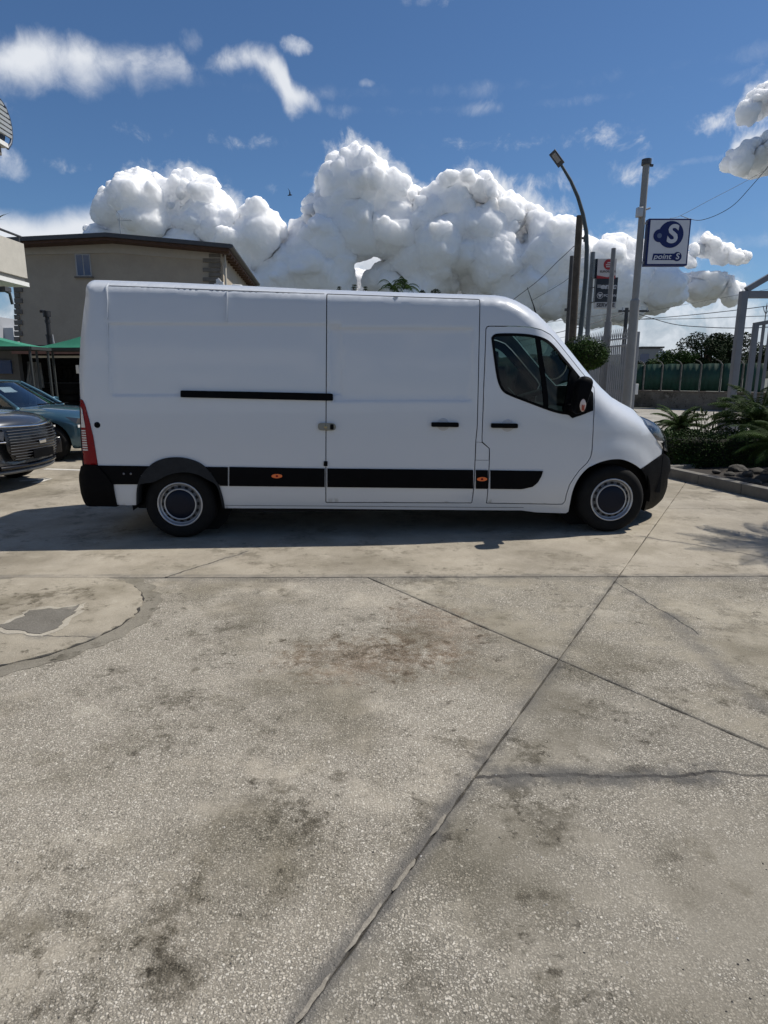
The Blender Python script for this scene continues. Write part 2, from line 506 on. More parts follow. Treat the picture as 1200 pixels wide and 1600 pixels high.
# ------------------------------------------------------------------ ground
def seg_dist(t, X, Y, a, b):
    """node value: distance of (X, Y) to the segment a-b"""
    ax, ay = a; bx, by = b; L2 = (bx - ax) ** 2 + (by - ay) ** 2
    u = t.m('DIVIDE', t.m('ADD', t.m('MULTIPLY', t.m('SUBTRACT', X, ax), bx - ax), t.m('MULTIPLY', t.m('SUBTRACT', Y, ay), by - ay)), L2, clamp=True)
    qx = t.m('SUBTRACT', X, t.m('MULTIPLY_ADD', u, bx - ax, ax)); qy = t.m('SUBTRACT', Y, t.m('MULTIPLY_ADD', u, by - ay, ay))
    return t.m('SQRT', t.m('ADD', t.m('MULTIPLY', qx, qx), t.m('MULTIPLY', qy, qy)))

JA = [(4.05, 8.49), (-0.22, 1.26)]
JB = [(-1.0, 5.94), (1.67, 2.44)]
def concrete(name, base, aggr, stain=1.0, cracks=(), dirt_lines=(), blotches=(), rings=(), smooth_bits=0.0, fine=1.0):
    """worn concrete: exposed aggregate, cement film, oil and dirt stains, hairline cracks"""
    mt = bpy.data.materials.new(name); mt.use_nodes = True
    t = NT(mt.node_tree); b = t.n['Principled BSDF']
    P = t.new('ShaderNodeNewGeometry').outputs['Position']
    sep = t.new('ShaderNodeSeparateXYZ'); t.put(sep.inputs[0], P)
    X0, Y0 = sep.outputs[0], sep.outputs[1]
    wn = t.noise(P, 5.0, 5, 0.65, color=True)
    ws = t.new('ShaderNodeSeparateXYZ'); t.put(ws.inputs[0], t.vm('SCALE', t.vm('SUBTRACT', wn, (0.5, 0.5, 0.5)), scale=0.10))
    X = t.m('ADD', X0, ws.outputs[0]); Y = t.m('ADD', Y0, ws.outputs[1])
    # aggregate: pebbles of a few sizes, some in view, some under cement film
    PW = t.vm('ADD', P, t.vm('SCALE', t.vm('SUBTRACT', t.noise(P, 60, 2, color=True), (0.5, 0.5, 0.5)), scale=0.012))
    v1 = t.new('ShaderNodeTexVoronoi'); t.put(v1.inputs['Vector'], PW); v1.inputs['Scale'].default_value = 104
    v2 = t.new('ShaderNodeTexVoronoi'); t.put(v2.inputs['Vector'], PW); v2.inputs['Scale'].default_value = 185
    c1 = t.new('ShaderNodeSeparateColor'); t.put(c1.inputs[0], v1.outputs['Color'])
    c2 = t.new('ShaderNodeSeparateColor'); t.put(c2.inputs[0], v2.outputs['Color'])
    peb1 = t.m('MULTIPLY', t.mapr(v1.outputs['Distance'], 0.56, 0.36), t.m('GREATER_THAN', c1.outputs[0], 0.52))
    peb2 = t.mapr(v2.outputs['Distance'], 0.62, 0.36)
    cov = t.m('ADD', t.m('MULTIPLY', t.noise(P, 1.0, 7, 0.68), 0.7), t.m('MULTIPLY', t.noise(P, 7.0, 5, 0.7), 0.3))
    cov = t.mapr(t.m('ADD', cov, aggr - 0.5), 0.42, 0.60, 0.16, 1.0)
    big = t.noise(P, 0.55, 5, 0.6); mid = t.noise(P, 3.1, 6, 0.68); fin = t.noise(P, 45, 5, 0.75); gr = t.noise(P, 170, 3, 0.7)
    bs = tuple(base)
    colr = t.mix(t.mapr(big, 0.35, 0.65), tuple(c * 0.82 for c in bs), tuple(c * 1.10 for c in bs))
    colr = t.mix(t.mapr(mid, 0.3, 0.7), t.mix(1.0, colr, (0.80, 0.79, 0.77), 'MULTIPLY'), colr)
    pcol = t.ramp(c1.outputs[1], [(0.0, (0.10, 0.092, 0.075)), (0.15, (0.25, 0.225, 0.18)), (0.5, (0.42, 0.38, 0.315)), (0.85, (0.55, 0.505, 0.425)), (1.0, (0.70, 0.66, 0.58))])
    pcol2 = t.ramp(c2.outputs[2], [(0.0, (0.10, 0.09, 0.075)), (0.3, (0.27, 0.245, 0.20)), (0.7, (0.42, 0.385, 0.32)), (1.0, (0.64, 0.60, 0.52))])
    agg = t.mix(t.m('MULTIPLY', peb2, 0.8), t.mix(0.65, colr, (0.13, 0.12, 0.10)), pcol2)
    agg = t.mix(peb1, agg, pcol)
    colr = t.mix(t.m('MULTIPLY', cov, 0.92), colr, agg)
    colr = t.mix(t.m('MULTIPLY', t.mapr(fin, 0.42, 0.25), 0.55 * fine), colr, tuple(c * 0.42 for c in bs))
    colr = t.mix(t.m('MULTIPLY', t.mapr(gr, 0.56, 0.68), 0.45 * fine), colr, tuple(min(1, c * 1.7) for c in bs))
    colr = t.mix(t.m('MULTIPLY', t.mapr(gr, 0.44, 0.32), 0.6 * fine), colr, tuple(c * 0.4 for c in bs))
    # stains: irregular grey-brown patches
    st = t.noise(t.vm('ADD', P, (7.3, 2.1, 0)), 1.5, 8, 0.72)
    st2 = t.noise(t.vm('ADD', P, (1.7, 9.4, 0)), 5.5, 6, 0.75)
    sm = t.m('MULTIPLY', t.mapr(st, 0.50, 0.62), t.mapr(st2, 0.47, 0.56))
    colr = t.mix(t.m('MULTIPLY', sm, 0.75 * stain), colr, t.mix(1.0, colr, (0.50, 0.49, 0.46), 'MULTIPLY'))
    st3 = t.noise(t.vm('ADD', P, (4.1, 3.2, 0)), 11.0, 7, 0.78)
    spots = t.m('MULTIPLY', t.mapr(st3, 0.55, 0.64), t.mapr(st, 0.46, 0.54))
    colr = t.mix(t.m('MULTIPLY', spots, 0.8 * stain), colr, t.mix(1.0, colr, (0.36, 0.35, 0.33), 'MULTIPLY'))
    pale = t.noise(t.vm('ADD', P, (14.1, 8.2, 0)), 2.4, 7, 0.72)
    colr = t.mix(t.m('MULTIPLY', t.mapr(pale, 0.56, 0.68), 0.30), colr, (0.52, 0.475, 0.39))
    bigs = t.noise(t.vm('ADD', P, (3.3, 5.1, 0)), 0.9, 5, 0.6)
    colr = t.mix(t.m('MULTIPLY', t.mapr(bigs, 0.48, 0.64), 0.75 * stain), colr, t.mix(1.0, colr, (0.62, 0.61, 0.57), 'MULTIPLY'))
    for (cx, cy, rx, ry, k, cc) in blotches:
        q = t.m('ADD', t.m('POWER', t.m('ABSOLUTE', t.m('DIVIDE', t.m('SUBTRACT', X, cx), rx)), 2.0), t.m('POWER', t.m('ABSOLUTE', t.m('DIVIDE', t.m('SUBTRACT', Y, cy), ry)), 2.0))
        m_ = t.mapr(t.m('ADD', t.m('SUBTRACT', 1.0, q), t.m('MULTIPLY', t.m('SUBTRACT', st3, 0.5), 6.5)), 0.0, 1.1)
        m_ = t.m('MULTIPLY', m_, t.mapr(st2, 0.30, 0.62, 0.35, 1.0))
        colr = t.mix(t.m('MULTIPLY', m_, min(1.0, k * 0.95)), colr, t.mix(1.0, colr, tuple(min(1.0, q_ * 3.6) for q_ in cc), 'MULTIPLY'))
    hgt = t.m('ADD', t.m('MULTIPLY', t.m('MULTIPLY', peb1, cov), 0.55), t.m('MULTIPLY', t.m('MULTIPLY', peb2, cov), 0.28))
    hgt = t.m('ADD', hgt, t.m('ADD', t.m('MULTIPLY', fin, 0.35), t.m('MULTIPLY', gr, 0.12)))
    for a, bb, wdt, k in dirt_lines:
        d = seg_dist(t, X, Y, a, bb)
        m_ = t.m('MULTIPLY', t.mapr(d, wdt, 0.0), t.mapr(st2, 0.30, 0.55))
        colr = t.mix(t.m('MULTIPLY', m_, k), colr, (0.10, 0.095, 0.088))
    for pts, wdt in cracks:
        for a, bb in zip(pts, pts[1:]):
            d = seg_dist(t, X, Y, a, bb)
            m_ = t.m('MULTIPLY', t.mapr(d, wdt, wdt * 0.35), t.mapr(mid, 0.30, 0.46))
            colr = t.mix(t.m('MULTIPLY', m_, 0.85), colr, (0.035, 0.032, 0.03))
            hgt = t.m('SUBTRACT', hgt, t.m('MULTIPLY', m_, 0.8))
            colr = t.mix(t.m('MULTIPLY', t.mapr(d, 0.10, 0.0), t.m('MULTIPLY', t.mapr(st2, 0.42, 0.6), 0.5)), colr, (0.12, 0.115, 0.105))
    t.put(b.inputs['Base Color'], colr)
    b.inputs['Roughness'].default_value = 0.86
    b.inputs['Specular IOR Level'].default_value = 0.3
    bn = t.new('ShaderNodeBump'); bn.inputs['Strength'].default_value = 0.8; bn.inputs['Distance'].default_value = 0.006
    t.put(bn.inputs['Height'], hgt); t.l.new(bn.outputs[0], b.inputs['Normal'])
    return mt

DK = (0.10, 0.095, 0.085); BR = (0.15, 0.115, 0.09); GY = (0.17, 0.165, 0.15)
def gp(px, py): p = G(px, py); return (p.x, p.y)
def blot(px, py, w, h, k, c):
    p = G(px, py); q = G(px + w, py); r = G(px, py - h)
    return (p.x, p.y, abs(q.x - p.x), abs(r.y - p.y), k, c)
C_FRONT = concrete('concrete_exposed_aggregate', (0.44, 0.398, 0.325), 0.58, 1.2,
    dirt_lines=[(JA[0], JA[1], 0.10, 0.6), ((0.42, 2.35), JA[1], 0.05, 0.75), ((-3.2, 4.79), (3.2, 4.82), 0.20, 0.45)],
    blotches=[blot(560, 1030, 150, 40, 0.75, BR), blot(680, 985, 90, 60, 0.6, BR), blot(520, 1010, 110, 30, 0.55, GY), blot(640, 1000, 60, 40, 0.6, GY),
              blot(265, 1440, 45, 70, 0.9, DK), blot(270, 1530, 60, 80, 0.8, DK), blot(150, 1460, 130, 40, 0.55, GY), blot(85, 1560, 25, 30, 0.8, DK),
              blot(490, 1290, 30, 40, 0.85, DK), blot(520, 1215, 22, 14, 0.9, DK), blot(165, 1168, 18, 9, 0.8, GY), blot(60, 1185, 60, 14, 0.6, GY),
              blot(280, 1380, 60, 60, 0.5, GY), blot(480, 1330, 80, 70, 0.5, GY), blot(340, 1095, 22, 14, 0.7, GY), blot(305, 1046, 10, 6, 0.8, DK),
              blot(350, 955, 40, 16, 0.6, GY), blot(480, 1175, 40, 30, 0.5, GY), blot(330, 1330, 30, 60, 0.4, GY), blot(30, 1100, 40, 20, 0.5, GY)])
C_RIGHT = concrete('concrete_worn_grey', (0.258, 0.236, 0.192), 0.52, 1.3,
    cracks=[([gp(745, 1215), gp(830, 1214), gp(960, 1212), gp(1080, 1209), gp(1110, 1206), gp(1210, 1212)], 0.012)],
    dirt_lines=[(JA[0], JA[1], 0.08, 0.55), ((0.42, 2.35), JA[1], 0.05, 0.75), (gp(780, 1216), gp(1100, 1209), 0.10, 0.85)],
    blotches=[blot(1080, 1222, 60, 10, 0.8, DK), blot(860, 1300, 40, 25, 0.7, DK), blot(795, 1280, 25, 8, 0.7, DK), blot(1090, 1320, 25, 35, 0.7, GY),
              blot(860, 1400, 30, 14, 0.8, DK), blot(815, 1400, 16, 16, 0.7, DK), blot(1050, 1345, 30, 10, 0.7, DK), blot(660, 1560, 40, 50, 0.6, DK),
              blot(640, 1500, 30, 30, 0.6, DK), blot(1160, 1390, 20, 14, 0.6, GY), blot(970, 1210, 160, 16, 0.8, DK), blot(900, 1100, 50, 20, 0.6, GY),
              blot(860, 1170, 60, 30, 0.6, GY), blot(870, 1030, 30, 14, 0.6, DK), blot(860, 1540, 40, 20, 0.55, GY)])
C_TRI = concrete('concrete_worn_pale', (0.33, 0.297, 0.23), 0.52, 1.0,
    cracks=[([gp(960, 908), gp(1010, 940), gp(1055, 965), gp(1090, 992)], 0.009)],
    dirt_lines=[(JA[0], JA[1], 0.05, 0.5), (JB[0], JB[1], 0.05, 0.4), ((-3.2, 4.79), (3.2, 4.82), 0.16, 0.5), (gp(1040, 960), gp(1190, 1105), 0.10, 0.5)],
    blotches=[blot(1035, 960, 50, 18, 0.6, GY), blot(970, 1045, 80, 12, 0.6, GY), blot(720, 985, 50, 40, 0.6, BR), blot(640, 985, 50, 24, 0.6, GY), blot(1150, 1080, 60, 20, 0.5, GY)])
C_BACK = concrete('concrete_smooth_beige', (0.36, 0.322, 0.258), 0.25, 0.9,
    cracks=[([gp(1000, 838), gp(1090, 852), gp(1210, 874)], 0.012), ([gp(385, 862), gp(260, 902)], 0.012)],
    dirt_lines=[((-3.2, 4.84), (3.2, 4.87), 0.06, 0.5)],
    blotches=[blot(60, 775, 50, 10, 0.4, GY), blot(480, 880, 60, 8, 0.4, GY), blot(900, 870, 60, 8, 0.35, GY), blot(1100, 890, 90, 8, 0.6, GY)])
C_RING = concrete('concrete_mortar_dark', (0.215, 0.197, 0.16), 0.25, 1.2)
C_DISC = concrete('concrete_disc_beige', (0.34, 0.304, 0.24), 0.2, 1.3, cracks=[([gp(0, 985), gp(48, 990), gp(60, 996)], 0.012), ([gp(60, 996), gp(148, 998)], 0.006)])
C_ROAD = concrete('road_pale_asphalt', (0.34, 0.325, 0.29), 0.35, 0.5)
M_DIRT = mat('joint_dirt', (0.035, 0.032, 0.028), 0.95, vary=0.4, vscale=20)

# base sheet to the horizon
g = MB(); g.add([(-3000, -800, -0.03), (3000, -800, -0.03), (3000, 6000, -0.03), (-3000, 6000, -0.03)], [(0, 1, 2, 3)])
ground = struct(g.build('ground', mat('earth', (0.10, 0.105, 0.085), 0.95, vary=0.3, vscale=0.4), fix=False))
yd = MB(); yd.add([(-18, -4, -0.018), (7.6, -4, -0.018), (7.6, 26, -0.018), (-18, 26, -0.018)], [(0, 1, 2, 3)])
yard = struct(yd.build('concrete_yard', M_DIRT, fix=False))

def clip(poly, a, b, side, gap):
    """keep the part of a convex polygon on one side of the line a-b, gap metres back from it"""
    (ax, ay), (bx, by) = a, b
    nx, ny = -(by - ay), bx - ax; L = math.hypot(nx, ny); nx, ny = nx / L * side, ny / L * side
    f = lambda p: (p[0] - ax) * nx + (p[1] - ay) * ny - gap
    out = []
    for i, p in enumerate(poly):
        q = poly[(i + 1) % len(poly)]; fp, fq = f(p), f(q)
        if fp >= 0: out.append(p)
        if (fp >= 0) != (fq >= 0):
            s = fp / (fp - fq); out.append((p[0] + (q[0] - p[0]) * s, p[1] + (q[1] - p[1]) * s))
    return out

L1 = [(-3.07, 4.79), (3.1, 4.84)]
L2 = [(-20.0, 7.36), (20.0, 7.52)]
L3 = [(-20, 14.0), (20, 14.0)]
RECT = [(-17.5, -3.5), (7.5, -3.5), (7.5, 25.5), (-17.5, 25.5)]
def slab(poly, m, name='concrete_slab', z=0.0, jit=0.0022):
    pts = []
    n = len(poly)
    for i in range(n):
        a = Vector((*poly[i], 0)); b = Vector((*poly[(i + 1) % n], 0)); L = (b - a).length
        near = min(a.length, b.length, ((a + b) / 2).length)
        k = max(1, int(L / (0.035 if near < 5 else 0.12))) if min(near, 9) < 9 else 1
        for j in range(k):
            p = a.lerp(b, j / k)
            e = mnoise.noise(Vector((p.x * 9, p.y * 9, 1.3))) * 2.2 * jit + mnoise.noise(Vector((p.x * 40, p.y * 40, 4.3))) * jit * 1.6
            nn = Vector((-(b - a).y, (b - a).x, 0)).normalized()
            p = p + nn * e if j else p
            pts.append(p)
    mb = MB()
    N = len(pts)
    inner = []
    for i, p in enumerate(pts):
        d = (pts[(i + 1) % N] - pts[i - 1]).normalized(); nn = Vector((-d.y, d.x, 0))
        inner.append(p + nn * 0.006)
    res = delaunay_2d_cdt([p.xy for p in inner], [(i, (i + 1) % N) for i in range(N)], [], 1, 1e-6)
    tv = [Vector((v.x, v.y, z)) for v in res[0]]
    mb.add(tv, res[2])
    top = [Vector((p.x, p.y, z)) for p in inner]; mid = [Vector((p.x, p.y, z - 0.005)) for p in pts]; low = [Vector((p.x, p.y, -0.03)) for p in pts]
    mb.add(top + mid + low, [(i, N + i, N + (i + 1) % N, (i + 1) % N) for i in range(N)] + [(N + i, 2 * N + i, 2 * N + (i + 1) % N, N + (i + 1) % N) for i in range(N)])
    return mb.build(name, m, yard)
gA, gL = 0.0036, 0.010
front = clip(RECT, *L1, -1, gL)
back = clip(RECT, *L1, 1, gL)
for sa in (1, -1):
    p1 = clip(front, *JA, sa, gA)
    for sb in (1, -1):
        p2 = clip(p1, *JB, sb, gA * 0.8)
        if len(p2) < 3: continue
        cx = sum(p[0] for p in p2) / len(p2); cy = sum(p[1] for p in p2) / len(p2)
        # sa<0 / >0: right or left of joint A
        f = lambda p, J: (p[0] - J[0][0]) * -(J[1][1] - J[0][1]) + (p[1] - J[0][1]) * (J[1][0] - J[0][0])
        right = sa * f((5, 2), JA) > 0
        upper = sb * f((0.9, 4.5), JB) > 0
        m_ = (C_TRI if upper else C_RIGHT) if right else (C_TRI if upper else C_FRONT)
        slab(p2, m_)
b1 = clip(back, *L2, -1, gA); b2 = clip(back, *L2, 1, gA)
for bb in (b1, b2):
    for sa in (1, -1):
        p1 = clip(bb, *JA, sa, gA)
        for part in ((1, -1) if bb is b2 else (0,)):
            p2 = clip(p1, *L3, part, gA) if part else p1
            if len(p2) >= 3: slab(p2, C_BACK)
# round slab set into the yard at the left, with its mortar ring and a broken asphalt patch
def blob(c, r, n, jit, seed, a0=0, a1=2 * math.pi):
    return [Vector((c[0] + math.cos(a) * q, c[1] + math.sin(a) * q, 0)) for a, q in
            ((a0 + (a1 - a0) * i / n, r + jit * mnoise.noise(Vector((seed, i * 0.35, 0))) ) for i in range(n))]
CC = (-2.553, 3.987)
def disc(pts, z, m, name, th=0.004):
    mb = MB(); n = len(pts)
    top = [Vector((p.x, p.y, z)) for p in pts]; low = [Vector((p.x, p.y, z - th)) for p in pts]
    mb.add(top, [tuple(range(n))]); mb.add(top + low, [(i, n + i, n + (i + 1) % n, (i + 1) % n) for i in range(n)])
    return mb.build(name, m, yard)
def yl(pts, y1): return [Vector((p.x, min(p.y, y1), 0)) for p in pts]
disc(yl(blob(CC, 0.985, 150, 0.06, 3), 4.775), 0.003, C_RING, 'mortar_ring')
disc(yl(blob(CC, 0.868, 120, 0.028, 5), 4.770), 0.0065, M_DIRT, 'joint_gap')
disc(yl(blob(CC, 0.862, 220, 0.03, 5), 4.762), 0.012, C_DISC, 'round_concrete_slab', 0.010)
pa = [G(x, y) for x, y in ((-40, 990), (0, 984), (40, 992), (66, 994), (92, 984), (106, 968), (128, 949), (112, 952), (75, 955), (47, 957), (40, 965), (10, 978), (-40, 984))]
pq = []
for i_, p in enumerate(pa):
    q = pa[(i_ + 1) % len(pa)]
    for k_ in range(8):
        r_ = p.lerp(q, k_ / 8); pq.append(r_ + Vector((mnoise.noise(r_ * 14), mnoise.noise(r_ * 14 + Vector((7, 0, 0))), 0)) * 0.035)
rim_ = [p + (p - sum(pq, Vector()) / len(pq)).normalized() * (0.035 + 0.05 * abs(mnoise.noise(p * 9))) for p in pq]
disc(rim_, 0.0145, concrete('mortar_pale', (0.42, 0.385, 0.32), 0.1, 0.7), 'mortar_skirt', 0.003)
disc(pq, 0.018, concrete('asphalt_patch', (0.15, 0.14, 0.122), 0.35, 0.6), 'asphalt_patch', 0.006)
# crumbled mortar ridges squeezed out of the diagonal joint
a = Vector((*JA[1], 0)); b = Vector((*JA[0], 0)); dj = (b - a).normalized(); nj = Vector((-dj.y, dj.x, 0))
rj = random.Random(5)
M_MORTAR = concrete('joint_mortar', (0.25, 0.23, 0.195), 0.1, 0.5)
s_ = 0.0
while s_ < 0.95:
    L = rj.uniform(0.05, 0.22); w = rj.uniform(0.004, 0.010)
    off = rj.uniform(-0.003, 0.009)
    k = max(3, int(L / 0.02)); up = []
    vs = []; fs = []
    for i in range(k + 1):
        q = math.sin(math.pi * i / k) ** 0.5
        p = a + dj * (s_ + L * i / k) + nj * (off + rj.uniform(-0.002, 0.002))
        ww = w * (0.35 + 0.65 * q) * rj.uniform(0.8, 1.2)
        vs += [p - nj * ww + Vector((0, 0, -0.004)), p + Vector((rj.uniform(-.002, .002), 0, 0.0035 * q * rj.uniform(0.5, 1.2))), p + nj * ww + Vector((0, 0, -0.004))]
    for i in range(k): fs += [(3 * i, 3 * i + 1, 3 * i + 4, 3 * i + 3), (3 * i + 1, 3 * i + 2, 3 * i + 5, 3 * i + 4)]
    mb = MB(); mb.add(vs, fs, True); mb.build('mortar_ridge', M_MORTAR, yard)
    s_ += L + rj.uniform(0.02, 0.10) + 0.25 * s_ * rj.random()
# loose grit
mb = MB(); rp = random.Random(11)
for i in range(260):
    px, py = rp.uniform(-50, 1250), 880 + 720 * rp.random() ** 0.8
    p = G(px, py); r = rp.uniform(0.0015, 0.0042)
    vs = [p + Vector((math.cos(q) * r * rp.uniform(.7, 1.3), math.sin(q) * r * rp.uniform(.7, 1.3), 0)) for q in (0.2, 1.5, 2.8, 4.0, 5.2)] + [p + Vector((rp.uniform(-.3, .3) * r, 0, r * 0.9))]
    mb.add(vs, [(i2, (i2 + 1) % 5, 5) for i2 in range(5)])
gritm = bpy.data.materials.new('grit'); gritm.use_nodes = True
tg = NT(gritm.node_tree)
tg.put(tg.n['Principled BSDF'].inputs['Base Color'], tg.ramp(tg.noise(tg.new('ShaderNodeNewGeometry').outputs['Position'], 13, 0), [(0.35, (0.03, 0.028, 0.026)), (0.5, (0.14, 0.13, 0.11)), (0.62, (0.55, 0.52, 0.47))]))
grit = mb.build('loose_grit', gritm); grit['kind'] = 'stuff'; tag(grit, 'loose grit and small stones scattered on the concrete yard', 'grit')
# road beyond the gate, a concrete apron and the painted bay lines
rd = MB(); rd.add([(7.6, 9, -0.012), (60, 9, -0.012), (60, 31.0, -0.012), (-14, 31.0, -0.012), (-14, 26, -0.012), (7.6, 26, -0.012)], [(0, 1, 2, 3, 4, 5)])
struct(rd.build('road', C_ROAD, fix=False))
M_LINE = mat('line_paint_worn', (0.60, 0.58, 0.53), 0.8, vary=0.25, vscale=9)
def line(p, q, w, label):
    a, b = G(*p), G(*q); d = (b - a).normalized(); n = Vector((-d.y, d.x, 0)) * w / 2
    mb = MB(); mb.add([a - n, b - n, b + n, a + n], [(0, 1, 2, 3)])
    o = mb.build('bay_line', M_LINE, fix=False); o.location.z = 0.004
    struct(o, label)
line((70, 733), (135, 735), 0.11, 'worn white bay line beside the van tail')
line((30, 752), (77, 748), 0.11, 'worn white bay line nearer the grey car')
line((54, 755), (77, 748), 0.11, 'short slanted end of the worn bay line')
# ------------------------------------------------------------------ the white van
VA, VB = G(285, 841), G(952, 832)               # where the near tyres stand
vd = (VB - VA); WB = vd.length; VYAW = math.atan2(vd.y, vd.x)
vfx = vd.normalized(); vny = Vector((-vfx.y, vfx.x, 0))
HWT, HW = 0.985, 1.035                           # half width over tyres, over body
VO = (VA + VB) / 2 + vny * HWT
van = thing('delivery_van', 'long white panel van with black side strips parked across the concrete yard', 'van', VO, VYAW)
VINV = (Matrix.Translation(VO) @ Matrix.Rotation(VYAW, 4, 'Z')).inverted()
VCAM = VINV @ CAM
VROT = Matrix.Rotation(-VYAW, 3, 'Z')

def VP(px, py, inset):                           # pixel -> (u, z) on the plane `inset` metres inside the near flank
    r = VROT @ ray(px, py)
    t_ = (-HW + inset - VCAM.y) / r.y
    p = VCAM + r * t_
    return p.x, p.z

def base_in(z):
    a = 0.0
    if z < 0.62: a += 0.05 * ((0.62 - z) / 0.3) ** 2
    if z > 1.05: a += 0.012 * ((z - 1.05) / 1.0) + 0.05 * max(0, (z - 1.05) / 1.05) ** 2
    return a
NU0 = 1.92
def nose_in(u, z=0.8):
    a = 0.50 * max(0, u - NU0) ** 2
    b = max(0, u - 1.05) ** 2 * 0.085 * smooth01((z - 1.0) / 0.7)      # the cab narrows upwards and forwards
    c = 0.25 * max(0, -2.75 - u) ** 2                                  # rear corner
    return a + b + c

def VE(px, py, amp=0.2):                         # silhouette pixel
    u, z = VP(px, py, 0.2)
    for _ in range(6): u, z = VP(px, py, base_in(z) + nose_in(u, z) + amp)
    return u, z
ROOF_PX = [(147.5, 437.5), (169, 438), (260, 441), (370, 446), (480, 451.6), (620, 456.5), (749, 460.6), (773, 461.3), (790, 464), (806.7, 470), (823, 479), (840, 491),
           (856.7, 507.5), (870, 521.7), (886.7, 543), (906.7, 568), (923, 588), (940, 606.7), (955, 620.5), (970, 629.5), (985, 637.5), (1000, 646)]
NOSE_PX = [(1000, 646), (1015, 655), (1030, 666), (1039, 679), (1042, 690), (1043.5, 705), (1046, 720), (1047, 735), (1042.5, 743), (1042, 756), (1038, 769), (1031.5, 783), (1019, 794), (1005, 797.7)]
REAR_PX = [(136, 789), (132, 782), (128, 770), (125, 750), (125, 741), (128, 728), (126, 700), (124, 660), (123, 622), (123.5, 580), (126, 527), (130.6, 486), (135, 461), (138, 445), (142, 440), (147.5, 437.5)]
ROOF = [VE(x, y, 0.20) for x, y in ROOF_PX]
NOSE = [VE(x, y, 0.20 if i == 0 else 0.10) for i, (x, y) in enumerate(NOSE_PX)]
REAR = [VE(x, y, {12: 0.075, 13: 0.12, 14: 0.16, 15: 0.2}.get(i, 0.06)) for i, (x, y) in enumerate(REAR_PX)]
def pdist(p, poly):
    best = 9.0
    for (ax, ay), (bx, by) in zip(poly, poly[1:]):
        ex, ey = bx - ax, by - ay; L = ex * ex + ey * ey
        s = 0 if L < 1e-12 else min(1, max(0, ((p[0] - ax) * ex + (p[1] - ay) * ey) / L))
        d = math.hypot(p[0] - ax - ex * s, p[1] - ay - ey * s)
        if d < best: best = d
    return best
def rnd_in(d, amp, rad):
    if d >= rad: return 0.0
    return amp * (1 - d / rad) ** 2.6
def sd_box(u, z, a):                             # signed distance to box (u0, u1, z0, z1), negative inside
    qx = max(a[0] - u, u - a[1]); qz = max(a[2] - z, z - a[3])
    if qx > 0 and qz > 0: return math.hypot(qx, qz)
    return max(qx, qz)
EMB = []                                         # embossed panels, filled once V() works
def S(u, z, emb=True):
    """how far the near flank lies inside the plane of greatest width"""
    a = base_in(z) + nose_in(u, z)
    if z > 1.7 or u > 1.0: a += rnd_in(pdist((u, z), ROOF), 0.20, 0.12 + 0.11 * smooth01((u - 0.8) / 0.7))
    if emb and u > 2.4: a += rnd_in(pdist((u, z), NOSE), 0.10, 0.16)
    if emb and u < -2.9: a += rnd_in(pdist((u, z), REAR), 0.06, 0.14)
    if emb:
        for bx, dep, w in EMB: a += dep * smooth01(-sd_box(u, z, bx) / w)
        if u > 1.9 and z < 1.15:                 # flared front wheel arch
            r = math.hypot(u - WB / 2, z - 0.36)
            a -= 0.014 * smooth01((0.64 - r) / 0.16)
    return a
def V(px, py):
    u, z = VP(px, py, 0.05)
    for _ in range(10): u, z = VP(px, py, min(0.6, S(u, z, False)))
    return u, z
def VL(*pts): return [V(x, y) for x, y in pts]
zr0, zr1 = V(250, 616)[1], V(250, 503)[1]
EMB.append(((V(170, 560)[0], V(510, 560)[0] + 0.15, V(300, 619)[1], V(300, 505)[1]), 0.007, 0.018))
EMB.append(((V(505, 560)[0] + 0.06, V(740, 560)[0], V(640, 628)[1], V(640, 512)[1]), 0.008, 0.020))

def offset(poly, d):
    """grow (d > 0) a simple polygon given in any orientation"""
    n = len(poly)
    A = sum(poly[i][0] * poly[(i + 1) % n][1] - poly[(i + 1) % n][0] * poly[i][1] for i in range(n))
    s = 1 if A > 0 else -1
    out = []
    for i in range(n):
        p0, p1, p2 = Vector(poly[i - 1]), Vector(poly[i]), Vector(poly[(i + 1) % n])
        e1 = (p1 - p0).normalized(); e2 = (p2 - p1).normalized()
        n1 = Vector((e1.y, -e1.x)) * s; n2 = Vector((e2.y, -e2.x)) * s
        m_ = n1 + n2
        m_ = m_ / max(0.5, m_.dot(n1)) if m_.length > 1e-6 else n1
        q = p1 + m_ * d
        out.append((q.x, q.y))
    return out
def inside(p, poly):
    c = False; n = len(poly); x, y = p
    for i in range(n):
        x1, y1 = poly[i]; x2, y2 = poly[(i + 1) % n]
        if (y1 > y) != (y2 > y) and x < (x2 - x1) * (y - y1) / (y2 - y1) + x1: c = not c
    return c
def dense(poly, step=0.03):
    out = []
    for i, p in enumerate(poly):
        q = poly[(i + 1) % len(poly)]; L = math.dist(p, q); k = max(1, int(L / step))
        out += [(p[0] + (q[0] - p[0]) * j / k, p[1] + (q[1] - p[1]) * j / k) for j in range(k)]
    return out
def fillet(poly, r, n=4):
    out = []
    for i, p in enumerate(poly):
        a = Vector(poly[i - 1]); b = Vector(p); c = Vector(poly[(i + 1) % len(poly)])
        l1 = min(r, (a - b).length * 0.45); l2 = min(r, (c - b).length * 0.45)
        s = b + (a - b).normalized() * l1; e = b + (c - b).normalized() * l2
        for k in range(n + 1):
            t_ = k / n; q = s * (1 - t_) ** 2 + b * 2 * t_ * (1 - t_) + e * t_ * t_
            out.append((q.x, q.y))
    return out

